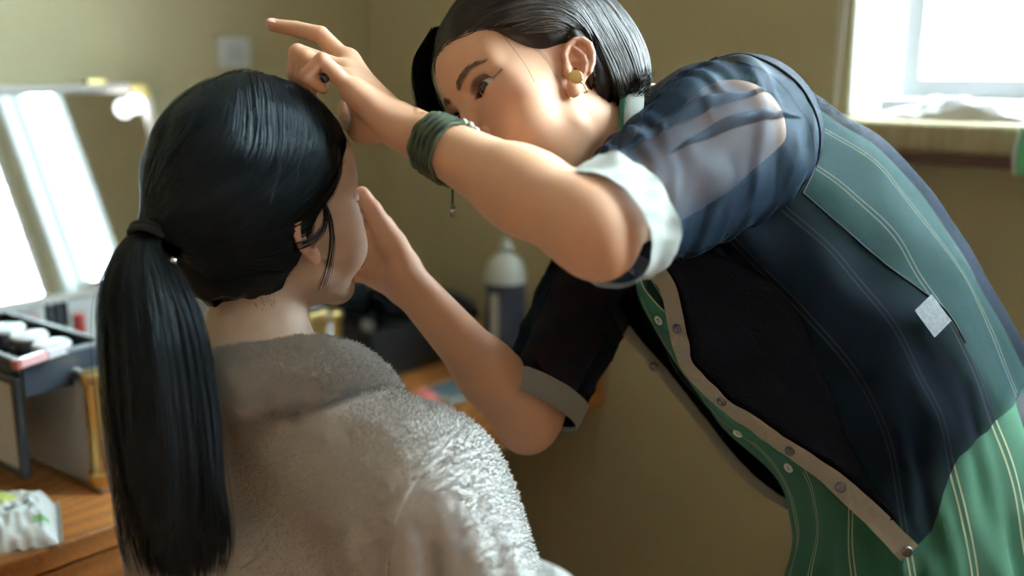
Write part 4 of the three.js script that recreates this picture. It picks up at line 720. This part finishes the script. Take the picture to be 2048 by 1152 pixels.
  // ponytail
  const PT = [P(300, 452, 0.952), P(284, 500, 0.938), P(290, 570, 0.925), P(306, 660, 0.915), P(322, 800, 0.905), P(338, 950, 0.90), P(352, 1060, 0.90), P(362, 1165, 0.905)], RR = [[0.013], [0.024], [0.040], [0.048], [0.050], [0.047], [0.040], [0.028]];
  const e1 = [1, 0, 0], e2 = [0, 0.2, 0.98];
  const lines = [];
  for (let i = 0; i < 4200; i++) {
    const an = r() * 6.2832, rad = Math.sqrt(r()), stray = r() < 0.02 ? 1.12 : 1, e = 0.78 + 0.22 * Math.pow(r(), 0.7), ph = r() * 9, cl = [noise3(Math.cos(an) * 2 * rad, Math.sin(an) * 2 * rad, 2), noise3(Math.cos(an) * 2 * rad, Math.sin(an) * 2 * rad, 7)], p = [], n = [];
    for (let k = 0; k < 22; k++) { const t = k / 21 * e, c = cr(PT, t), R = cr(RR, t)[0] * stray, ox = Math.cos(an) * rad + (0.28 * t + 0.5 * sstep(0.7, 1, t)) * cl[0] + 0.05 * Math.sin(t * 7 + ph), oy = (Math.sin(an) * rad + 0.2 * t * cl[1]) * 0.62; p.push(sub(add(add(c, e1, ox * R), e2, oy * R), wBase)); n.push(unit(add(add(mul(e1, Math.cos(an)), e2, Math.sin(an)), [0.4 * (r() - 0.5), 0, 0.2]))); }
    W.push({ p, n, w: 0.0007 + 0.0006 * r() }); tone.push(mixc(black, [0.014, 0.011, 0.010], r() * r()));
  }
  const core = gridGeo(24, 60, (u, t) => { const c = cr(PT, t * 0.9), R = cr(RR, t * 0.9)[0] * 0.80 * sstep(1.0, 0.85, t); return sub(add(add(c, e1, Math.cos(u * 6.2832) * R), e2, Math.sin(u * 6.2832) * R * 0.62), wBase); }); core.setAttribute('color', new THREE.Float32BufferAttribute(new Float32Array(core.attributes.position.count * 3).fill(0.006), 3));
  part('ponytail', core, darkHair, hair);
  part('strands', ribbons(W, { colors: (i) => tone[i] }), darkHair, hair).userData.kind = 'stuff';
  const q = new THREE.Quaternion().setFromUnitVectors(new THREE.Vector3(0, 0, 1), new THREE.Vector3(...unit(sub(PT[1], PT[0]))));
  const tie = part('hair_tie', mergeGeometries([new THREE.TorusGeometry(0.0145, 0.0035, 10, 40), new THREE.TorusGeometry(0.015, 0.0035, 10, 40).translate(0, 0, 0.005)]), mat(rgb(0.008, 0.010, 0.014), 0.8), woman, sub(mix3(PT[0], PT[1], 0.25), wBase)); tie.quaternion.copy(q);
  part('hair_bead', new THREE.SphereGeometry(0.0035, 16, 12), mat(rgb(0.7, 0.7, 0.72), 0.15, { metalness: 1 }), woman, sub(P(347, 522, 0.915), wBase));
}

// ---------------------------------------------------------------- things on the desk
const brass = mat(rgb(0.72, 0.55, 0.22), 0.28, { metalness: 1 }), caseGrey = mat(rgb(0.50, 0.52, 0.50), 0.45, { bumpMap: scaled(plasterBump, 2, 2), bumpScale: 0.0003 }), blackPlastic = mat(rgb(0.012, 0.014, 0.018), 0.45), navyPlastic = mat(rgb(0.025, 0.035, 0.05), 0.4), whitePlastic = mat(rgb(0.78, 0.80, 0.80), 0.3);
const C0 = { p0: 0.165, p1: 0.627, q0: 0.589, q1: 1.062, h: 0.175 };
{
  const c = thing('makeup_case', 'open aluminium makeup case with brass corners and mirror lid on the desk', 'makeup case', room(C0.p1, HT, C0.q1), TURN + 0.07), W = C0.p1 - C0.p0, L = C0.q1 - C0.q0, H = C0.h;   // own axes: x back from its front, z along from its near end (both negative)
  part('body', join([bx(-W + 0.006, -0.006, 0.003, 0.012, -L + 0.006, -0.006), bx(-0.012, -0.004, 0.01, H, -L + 0.02, -0.02), bx(-W + 0.004, -W + 0.012, 0.01, H, -L + 0.02, -0.02), bx(-W + 0.02, -0.02, 0.01, H, -0.012, -0.004), bx(-W + 0.02, -0.02, 0.01, H, -L + 0.004, -L + 0.012)]), caseGrey, c);
  const post = () => cyl(0.016, 0.016, H - 0.02, 24, 0.012);
  for (const [x, z] of [[-0.016, -0.016], [-0.016, -L + 0.016], [-W + 0.016, -0.016], [-W + 0.016, -L + 0.016]]) {
    part('corner_post', post().translate(x, 0, z), brass, c);
    part('corner_cap', lathe([[0, 0], [0.012, 0.001], [0.020, 0.008], [0.0215, 0.026], [0.0195, 0.030], [0.017, 0.030]], 28).translate(x, 0, z), brass, c);
    part('corner_cap', lathe([[0.017, 0], [0.0205, 0.001], [0.0205, 0.014], [0.017, 0.017], [0, 0.017]], 28).translate(x, H - 0.016, z), brass, c);
  }
  for (const y of [0.006, H - 0.008]) for (const [a, b, d, e] of [[-W, 0, -0.007, 0], [-W, 0, -L, -L + 0.007], [-0.007, 0, -L, 0], [-W, -W + 0.007, -L, 0]]) part('edge_strip', bx(a, b, y - 0.005, y + 0.005, d, e, 0.002), mat(rgb(0.42, 0.36, 0.27), 0.3, { metalness: 1 }), c);
  // latch on the front
  const latch = part('latch', bx(-0.002, 0.010, H - 0.032, H - 0.004, -L + 0.045, -L + 0.10, 0.003), brass, c); part('hasp', bx(0.008, 0.016, H - 0.012, H + 0.012, -L + 0.052, -L + 0.093, 0.003), brass, latch); part('loop', new THREE.TorusGeometry(0.012, 0.002, 8, 24, Math.PI).rotateZ(Math.PI).translate(0.012, H - 0.03, -L + 0.072), brass, latch);
  // lid leaning back with its mirror
  const lid = new THREE.Group(); lid.name = 'lid'; lid.position.set(-W + 0.005, H, 0); lid.rotation.z = 0.24; c.add(lid);
  part('lid_shell', bx(-0.035, 0, 0, 0.385, -L, 0, 0.012), caseGrey, lid);
  const rim = new THREE.Shape(); const rr = (s, x0, y0, x1, y1, r) => { s.moveTo(x0 + r, y0); s.lineTo(x1 - r, y0); s.quadraticCurveTo(x1, y0, x1, y0 + r); s.lineTo(x1, y1 - r); s.quadraticCurveTo(x1, y1, x1 - r, y1); s.lineTo(x0 + r, y1); s.quadraticCurveTo(x0, y1, x0, y1 - r); s.lineTo(x0, y0 + r); s.quadraticCurveTo(x0, y0, x0 + r, y0); return s; };
  rr(rim, 0, 0, L, 0.387, 0.03); rim.holes.push(rr(new THREE.Path(), 0.012, 0.012, L - 0.012, 0.375, 0.022));
  part('lid_rim', new THREE.ExtrudeGeometry(rim, { depth: 0.016, bevelEnabled: true, bevelSize: 0.0015, bevelThickness: 0.0015, bevelSegments: 2 }).rotateY(Math.PI / 2).translate(-0.004, 0, 0), mat(rgb(0.26, 0.24, 0.21), 0.5, { metalness: 0.3 }), lid);
  part('mirror', bx(0.001, 0.004, 0.008, 0.379, -L + 0.008, -0.008), mat(rgb(0.86, 0.90, 0.90), 0.025, { metalness: 1 }), lid);
  for (const z of [-L + 0.02, -0.02]) part('corner_cap', bx(-0.038, 0.016, 0.355, 0.390, z - 0.022, z + 0.022, 0.008), brass, lid);
  part('catch', bx(-0.01, 0.012, 0.385, 0.397, -L + 0.085, -L + 0.125, 0.003), brass, lid);
  const lamp = part('lamp_socket', cyl(0.014, 0.016, 0.006, 28).rotateZ(-Math.PI / 2).translate(0.004, 0.345, -L + 0.044), whitePlastic, lid);
  part('lamp_bulb', new THREE.SphereGeometry(0.0185, 32, 24).translate(0.024, 0.345, -L + 0.044), mat(0xffffff, 0.4, { emissive: 0xf4f8ff, emissiveIntensity: 3.0 }), lid);
  const pl = new THREE.PointLight(0xf4f8ff, 0.04); pl.position.set(0.024, 0.345, -L + 0.044); pl.shadow.radius = 1; pl.castShadow = true; lamp.add(pl);
  // tray lifted out over the near end, with a dark rim and a drop flap
  const tray = new THREE.Group(); tray.name = 'tray'; tray.position.set(-0.10, H + 0.003, -0.06); c.add(tray);
  part('tray_floor', bx(-0.25, 0.045, 0, 0.004, 0, 0.125), blackPlastic, tray);
  for (const [a, b, d, e] of [[0.041, 0.047, -0.002, 0.127], [-0.252, -0.246, -0.002, 0.127], [-0.25, 0.045, -0.002, 0.004], [-0.25, 0.045, 0.121, 0.127]]) part('tray_side', bx(a, b, 0, 0.022, d, e, 0.0015), navyPlastic, tray);
  for (const [a, b, d, e] of [[0.039, 0.049, -0.004, 0.129], [-0.254, -0.244, -0.004, 0.129], [-0.25, 0.045, -0.004, 0.006], [-0.25, 0.045, 0.119, 0.129]]) part('tray_rim', bx(a, b, 0.021, 0.025, d, e, 0.001), mat(rgb(0.20, 0.22, 0.24), 0.3), tray);
  part('tray_skirt', bx(0.047, 0.050, -0.028, 0.020, 0.0, 0.125, 0.001), navyPlastic, tray);
  const flap = part('drop_flap', bx(-0.20, 0.045, -0.135, -0.002, 0.130, 0.136, 0.002), caseGrey, tray);
  for (const [a, b, y0, y1] of [[-0.205, 0.050, -0.142, -0.130], [0.038, 0.050, -0.142, 0.0], [-0.205, -0.193, -0.142, 0.0], [-0.205, 0.05, -0.008, 0.002]]) part('flap_edge', bx(a, b, y0, y1, 0.128, 0.139, 0.002), blackPlastic, tray);
}
// measured onto a level plane
function level(px, py, h) { const a = P(px, py, 1), t = (h - EYE[1]) / (a[1] - EYE[1]); return [0, 1, 2].map((k) => EYE[k] + (a[k] - EYE[k]) * t); }
const trayTop = HT + C0.h + 0.007;
const glint = mat(rgb(0.80, 0.84, 0.85), 0.18);
for (const [x, y, r, h, dark, l] of [[12, 652, 0.026, 0.030, 1, 'round white lid jar with black sides, leftmost in the tray'], [58, 667, 0.026, 0.030, 1, 'round white lid jar with black sides in the middle of the tray'], [103, 684, 0.026, 0.030, 0, 'all white round cream jar beside the pink lip gloss tube']]) {
  const at = level(x, y, trayTop + h), j = thing('cream_jar', l, 'jar', [at[0], trayTop, at[2]]);
  part('jar', lathe([[0, 0], [r * 0.92, 0], [r * 0.96, 0.003], [r * 0.96, h * 0.8], [0, h * 0.8]], 40), dark ? blackPlastic : whitePlastic, j);
  part('lid', lathe([[0, h], [r * 0.93, h], [r, h - 0.003], [r, h * 0.74], [0, h * 0.74]], 40), glint, j);
}
{
  const a = level(34, 726, trayTop + 0.030), b = level(122, 696, trayTop + 0.030), t = thing('lip_gloss', 'pink transparent lip gloss tube lying on the tray rim', 'lip gloss', [a[0], trayTop + 0.0215, a[2]], -Math.atan2(b[2] - a[2], b[0] - a[0])), L = len(sub(b, a));
  part('tube', bx(0, L * 0.62, 0, 0.013, -0.0065, 0.0065, 0.003), mat(rgb(0.72, 0.42, 0.42), 0.2, { clearcoat: 1 }), t); part('cap', bx(L * 0.62, L, -0.0005, 0.0135, -0.007, 0.007, 0.003), mat(rgb(0.6, 0.56, 0.6), 0.25), t); part('base', bx(-0.006, 0.002, 0, 0.013, -0.0065, 0.0065, 0.002), mat(rgb(0.30, 0.09, 0.08), 0.3), t);
}
// lipsticks and reds standing in the back of the case
[[0.935, 1, 'black lipstick tube standing left in the case before the mirror'], [0.921, 2, 'dark lipstick tube with copper band standing between two black ones'], [0.907, 1, 'black lipstick tube standing right in the case before the mirror']].forEach(([q, k, l]) => {
  const s = thing('lipstick', l, 'lipstick', room(0.222, HT + 0.0125, q), TURN);
  part('case', cyl(0.0065, 0.0065, 0.130, 24), k === 2 ? mat(rgb(0.16, 0.05, 0.03), 0.3) : blackPlastic, s); part('cap', cyl(0.0062, 0.0062, 0.046, 24, 0.130), blackPlastic, s); part('band', cyl(0.0067, 0.0067, 0.004, 24, 0.128), brass, s);
});
[[0.968, 0.016, 0.158, 'wide red pot standing left of the lipsticks'], [0.884, 0.010, 0.150, 'slim red tube to the right of the lipsticks']].forEach(([q, r, h, l]) => { const s = thing('red_pot', l, 'pot', room(0.222, HT + 0.0125, q), TURN); part('pot', lathe([[0, 0], [r * 0.9, 0], [r, 0.004], [r, h - 0.012], [0, h - 0.012]], 32), mat(rgb(0.30, 0.03, 0.025), 0.35), s); part('lid', lathe([[0, h], [r * 0.9, h], [r * 1.02, h - 0.003], [r * 1.02, h - 0.014], [0, h - 0.014]], 32), mat(rgb(0.36, 0.05, 0.04), 0.3), s); });
// packet of wipes on the desk's corner
{
  const cv = document.createElement('canvas'); cv.width = 512; cv.height = 384; const x = cv.getContext('2d');
  x.fillStyle = '#dfe6e4'; x.fillRect(0, 0, 512, 384); x.fillStyle = '#9fcf9a'; x.beginPath(); x.ellipse(120, 190, 70, 46, -0.4, 0, 7); x.fill(); x.fillStyle = '#cfdc7c'; x.beginPath(); x.ellipse(215, 150, 84, 40, -0.3, 0, 7); x.fill(); x.fillStyle = '#a8d6d8'; x.beginPath(); x.ellipse(60, 110, 50, 50, 0, 0, 7); x.fill();
  x.fillStyle = '#2b5f86'; x.beginPath(); x.ellipse(250, 235, 30, 22, 0, 0, 7); x.fill(); x.strokeStyle = '#dfe6e4'; x.lineWidth = 4; x.beginPath(); x.moveTo(232, 240); x.quadraticCurveTo(242, 220, 250, 238); x.quadraticCurveTo(258, 222, 268, 236); x.stroke(); x.fillStyle = '#4f8f95'; for (let i = 0; i < 5; i++) x.fillRect(318 + i * 18, 196 - (i % 3) * 8, 11, 20); x.fillStyle = '#86bf86'; x.fillRect(380, 300, 90, 24);
  const t = new THREE.CanvasTexture(cv); t.colorSpace = THREE.SRGBColorSpace;
  const a = level(-60, 1010, HT), b = level(108, 1012, HT), c2 = level(-70, 1120, HT), w = thing('wipes_packet', 'crumpled white plastic packet with green print on the desk corner', 'packet', [a[0], HT, a[2]]);
  const g = gridGeo(60, 40, (u, v) => { const e = Math.min(u, 1 - u) * 6, f = Math.min(v, 1 - v) * 4, h = 0.034 * Math.sqrt(clamp(e)) * Math.sqrt(clamp(f)) + 0.003 * noise3(u * 6, v * 6, 2) * clamp(e) + 0.0022; const p = add(add([0, 0, 0], sub(b, a), u * 1.02), sub(c2, a), v * (1 - 0.25 * u)); return [p[0], Math.max(0.001, h), p[2]]; }, (u, v) => [u, 1 - v]);
  part('wrapper', g, mat(0xffffff, 0.28, { map: t, clearcoat: 0.6, clearcoatRoughness: 0.2 }), w);
  part('underside', gridGeo(10, 10, (u, v) => { const p = add(add([0, 0, 0], sub(b, a), u * 1.02), sub(c2, a), v * (1 - 0.25 * u)); return [p[0], 0.0008, p[2]]; }), whitePlastic, w);
  part('crimp', gridGeo(4, 60, (u, v) => { const p = add(add([0, 0, 0], sub(b, a), 1.0 + u * 0.07), sub(c2, a), v * 0.75); return [p[0], 0.0025 + 0.0012 * Math.sin(v * 160) * u + 0.006 * u, p[2]]; }), whitePlastic, w);
}
// spray bottle
{
  const at = level(1012, 752, HT), b = thing('spray_bottle', 'black bottle with pale translucent shoulder and nozzle standing on the desk by the wall', 'bottle', at);
  const S = 0.040;
  part('body', lathe([[0, 0], [S * 0.94, 0], [S, 0.005], [S, 0.188], [0, 0.188]], 48), mat(rgb(0.022, 0.026, 0.040), 0.35), b);
  part('shoulder', lathe([[S * 0.985, 0.187], [S * 0.985, 0.196], [S * 0.93, 0.214], [S * 0.70, 0.232], [S * 0.40, 0.242], [S * 0.34, 0.246], [0, 0.246]], 48), mat(rgb(0.55, 0.58, 0.52), 0.3), b);
  part('nozzle', lathe([[0, 0.272], [0.006, 0.271], [0.008, 0.262], [0.0125, 0.256], [0.014, 0.246], [0, 0.246]], 32), mat(rgb(0.52, 0.56, 0.48), 0.35), b);
  const strip = gridGeo(10, 4, (u, v) => { const an = Math.PI * (0.62 + 0.13 * u); return [Math.cos(an) * (S + 0.0006), 0.02 + 0.15 * v, Math.sin(an) * (S + 0.0006)]; }); part('label', strip, mat(rgb(0.55, 0.55, 0.50), 0.6), b);
}
// black organiser with drawers of small things, right of the case
{
  const at = room(0.40, HT, 0.36), o = thing('cosmetics_organiser', 'black cosmetics box with open lid between the case and the bottle', 'box', at, TURN);
  part('box', join([bx(-0.13, 0.13, 0, 0.012, -0.10, 0.12), bx(0.122, 0.13, 0.012, 0.10, -0.10, 0.12), bx(-0.13, -0.122, 0.012, 0.10, -0.10, 0.12), bx(-0.13, 0.13, 0.012, 0.10, -0.10, -0.092), bx(-0.13, 0.13, 0.012, 0.10, 0.112, 0.12)]), blackPlastic, o);
  part('lid', bx(-0.14, -0.128, 0.10, 0.17, -0.10, 0.12, 0.003), navyPlastic, o); part('divider', bx(-0.12, 0.12, 0.012, 0.09, 0.0, 0.004), blackPlastic, o);
}
for (const [x, y, w, h, m, l] of [[745, 690, 0.030, 0.040, whitePlastic, 'upper white carton peeping over the robe beside the brass latch'], [742, 738, 0.034, 0.036, whitePlastic, 'lower white carton peeping over the robe beside the brass latch']]) { const at = level(x, y + 22, HT), b = thing('carton', l, 'carton', [at[0], HT, at[2]], TURN); const top = y < 700 ? 0.075 : 0.036; part('box', bx(-w / 2, w / 2, y < 700 ? 0.036 : 0, top, -w / 2, w / 2, 0.002), m, b); part('flap', bx(-w / 2, w / 2, top, top + 0.001, -w / 2, w / 2), mat(rgb(0.66, 0.69, 0.70), 0.5), b); }
// compact, cloth and a dark pouch farther along
{
  const at = level(905, 790, HT), c = thing('compact', 'silver rimmed palette lying near the desk edge under the forearm', 'palette', at, TURN);
  part('tray', bx(-0.045, 0.045, 0, 0.012, -0.05, 0.05, 0.004), mat(rgb(0.55, 0.57, 0.53), 0.25, { metalness: 0.7 }), c); part('glass', bx(-0.036, 0.036, 0.012, 0.0135, -0.041, 0.041, 0.0006), mat(rgb(0.12, 0.17, 0.20), 0.1), c);
  const a2 = level(850, 800, HT), k = thing('pink_cloth', 'crumpled pink cloth lying beside the silver palette', 'cloth', a2); part('cloth', gridGeo(24, 24, (u, v) => { const an = u * 6.283, rr = 0.035 * v * (1 + 0.25 * noise3(Math.cos(an), Math.sin(an), 3)); return [Math.cos(an) * rr, 0.001 + (1 - v) * 0.018 + 0.008 * Math.abs(noise3(Math.cos(an) * 2 * v, Math.sin(an) * 2 * v, 5)), Math.sin(an) * rr]; }), mat(rgb(0.50, 0.14, 0.12), 0.85), k);
  const a3 = room(0.28, HT, 0.13), s = thing('black_pouch', 'soft black pouch lying against the wall behind the bottle', 'pouch', a3, TURN); part('pouch', (() => { const g = new THREE.SphereGeometry(1, 40, 24); const p = g.attributes.position; for (let i = 0; i < p.count; i++) { const n = [p.getX(i), p.getY(i), p.getZ(i)], k2 = 1 + 0.10 * noise3(n[0] * 2, n[1] * 2, n[2] * 2); p.setXYZ(i, n[0] * 0.16 * k2, 0.045 + Math.sign(n[1]) * Math.pow(Math.abs(n[1]), 0.6) * 0.045 * k2, n[2] * 0.09 * k2); } g.computeVertexNormals(); return g; })(), mat(rgb(0.010, 0.011, 0.015), 0.8), s); part('zip', tube(Array.from({ length: 12 }, (_, i) => [mix(-0.11, 0.11, i / 11), 0.094 - 0.012 * ((i - 5.5) / 5.5) ** 2, 0]), 0.003, 30, 6), blackPlastic, s);
  const a4 = level(783, 682, HT + 0.02), q = thing('blush_pot', 'small round copper pink blush pot among the dark boxes', 'pot', [a4[0], HT, a4[2]]); part('pot', lathe([[0, 0], [0.012, 0], [0.014, 0.003], [0.014, 0.03], [0, 0.03]], 28), blackPlastic, q); part('powder', cyl(0.012, 0.012, 0.003, 28, 0.0295), mat(rgb(0.55, 0.27, 0.22), 0.6), q);
}
// chair under the seated person
{
  const wood = mat(0xffffff, 0.4, { map: scaled(grain, 1, 1), color: rgb(0.55, 0.40, 0.32) }), turn = Math.atan2(wSide[0], wSide[2]) - Math.PI / 2, c = thing('chair', 'brown wooden chair under the person in the bathrobe', 'chair', [wHip[0], 0, wHip[2]], turn);
  // own axes: x to the sitter's right, z toward the sitter's back
  part('seat', bx(-0.21, 0.21, 0.40, 0.435, -0.32, 0.16, 0.012), wood, c);
  for (const [x, z] of [[-0.18, -0.29], [0.18, -0.29], [-0.18, 0.17], [0.18, 0.17]]) part('leg', bx(x - 0.018, x + 0.018, 0, z > 0 ? 0.775 : 0.40, z - 0.018, z + 0.018, 0.005), wood, c);
  part('top_rail', bx(-0.20, 0.20, 0.725, 0.78, 0.165, 0.19, 0.008), wood, c); part('mid_rail', bx(-0.17, 0.17, 0.56, 0.60, 0.165, 0.185, 0.006), wood, c);
}
// white cloths heaped on the window sill, green towel, bead chain
{
  const heap = (name, l, cat, p, q, w, d, h, m, seed) => { const t = thing(name, l, cat, room(p, 1.236, q), TURN); part('folds', gridGeo(60, 30, (u, v) => { const e = Math.pow(clamp(Math.sin(u * Math.PI)), 0.5) * Math.pow(clamp(Math.sin(v * Math.PI)), 0.4), hh = e * h * (0.55 + 0.5 * noise3(u * 2.2 + seed, v, seed) + 0.15 * noise3(u * 7, v * 4, seed)); return [(u - 0.5) * w, Math.max(0, hh), (v - 0.5) * d]; }), m, t); return t; };
  heap('white_cloth', 'heap of white cloth on the window sill against the pane', 'cloth', 1.40, 0.015, 0.26, 0.07, 0.052, mat(rgb(0.85, 0.85, 0.86), 0.9), 3);
  heap('white_cloth', 'white cloth on the window sill at the right picture edge', 'cloth', 1.655, 0.02, 0.22, 0.07, 0.035, mat(rgb(0.85, 0.85, 0.86), 0.9), 11);
  const g = thing('green_towel', 'green towel with white edge hanging over the window sill', 'towel', room(1.512, 1.165, 0.09), TURN); part('towel', bx(0, 0.16, 0.0, 0.066, 0, 0.008, 0.003), mat(rgb(0.12, 0.42, 0.20), 0.9), g); part('edge', tube([[0, 0.0, 0.006], [-0.002, 0.03, 0.007], [0.004, 0.068, 0.006]], 0.003, 16, 8), mat(rgb(0.7, 0.76, 0.72), 0.9), g);
  const ch = thing('bead_chain', 'white bead chain of the blind hanging down the left window edge', 'chain', room(1.200, 1.19, 0.02), TURN); const bead = new THREE.SphereGeometry(0.0026, 10, 8); for (let k = 0; k < 130; k++) part('bead', bead, whitePlastic, ch, [0.014 * Math.sin(k * 0.02), k * 0.0062, 0.0]); part('cord', cyl(0.0008, 0.0008, 0.8, 8), whitePlastic, ch);
}
// small black clip between the curled fingers of the raised hand
{
  const at = P(650, 155, 0.980), c = thing('hair_clip', 'small black hair clip between the curled fingers of the raised hand', 'hair clip', at);
  for (const s of [-1, 1]) part('prong', tube([[0, s * 0.0015, 0], [-0.010, s * 0.0035, -0.010], [-0.018, s * 0.002, -0.022]], 0.0012, 16, 7), blackPlastic, c);
  part('grip', new THREE.SphereGeometry(0.0046, 20, 14).scale(1, 1.15, 0.8), mat(rgb(0.01, 0.012, 0.016), 0.25), c);
}
// thin white blind cloth gathered at the left window edge, light shining through it
{
  const c = thing('sheer_curtain', 'thin white blind cloth gathered at the left edge of the window', 'curtain', room(1.206, 1.238, -0.006), TURN), cloth = mat(rgb(0.90, 0.91, 0.93), 1.0, { transmission: 0.6, thickness: 0, specularIntensity: 0.1 });
  part('cloth', gridGeo(40, 40, (u, v) => [u * 0.062, v * 1.33, 0.004 * Math.sin(u * 26)]), cloth, c);
  part('fringe', tube(Array.from({ length: 60 }, (_, i) => [-0.001 + 0.0015 * Math.sin(i * 2.1), i / 59 * 1.33, 0.002 * Math.cos(i * 1.7)]), 0.0026, 160, 6), cloth, c);
}
scene.traverse((o) => { if (o.isMesh) o.castShadow = o.receiveShadow = true; });
renderer.render(scene, camera);
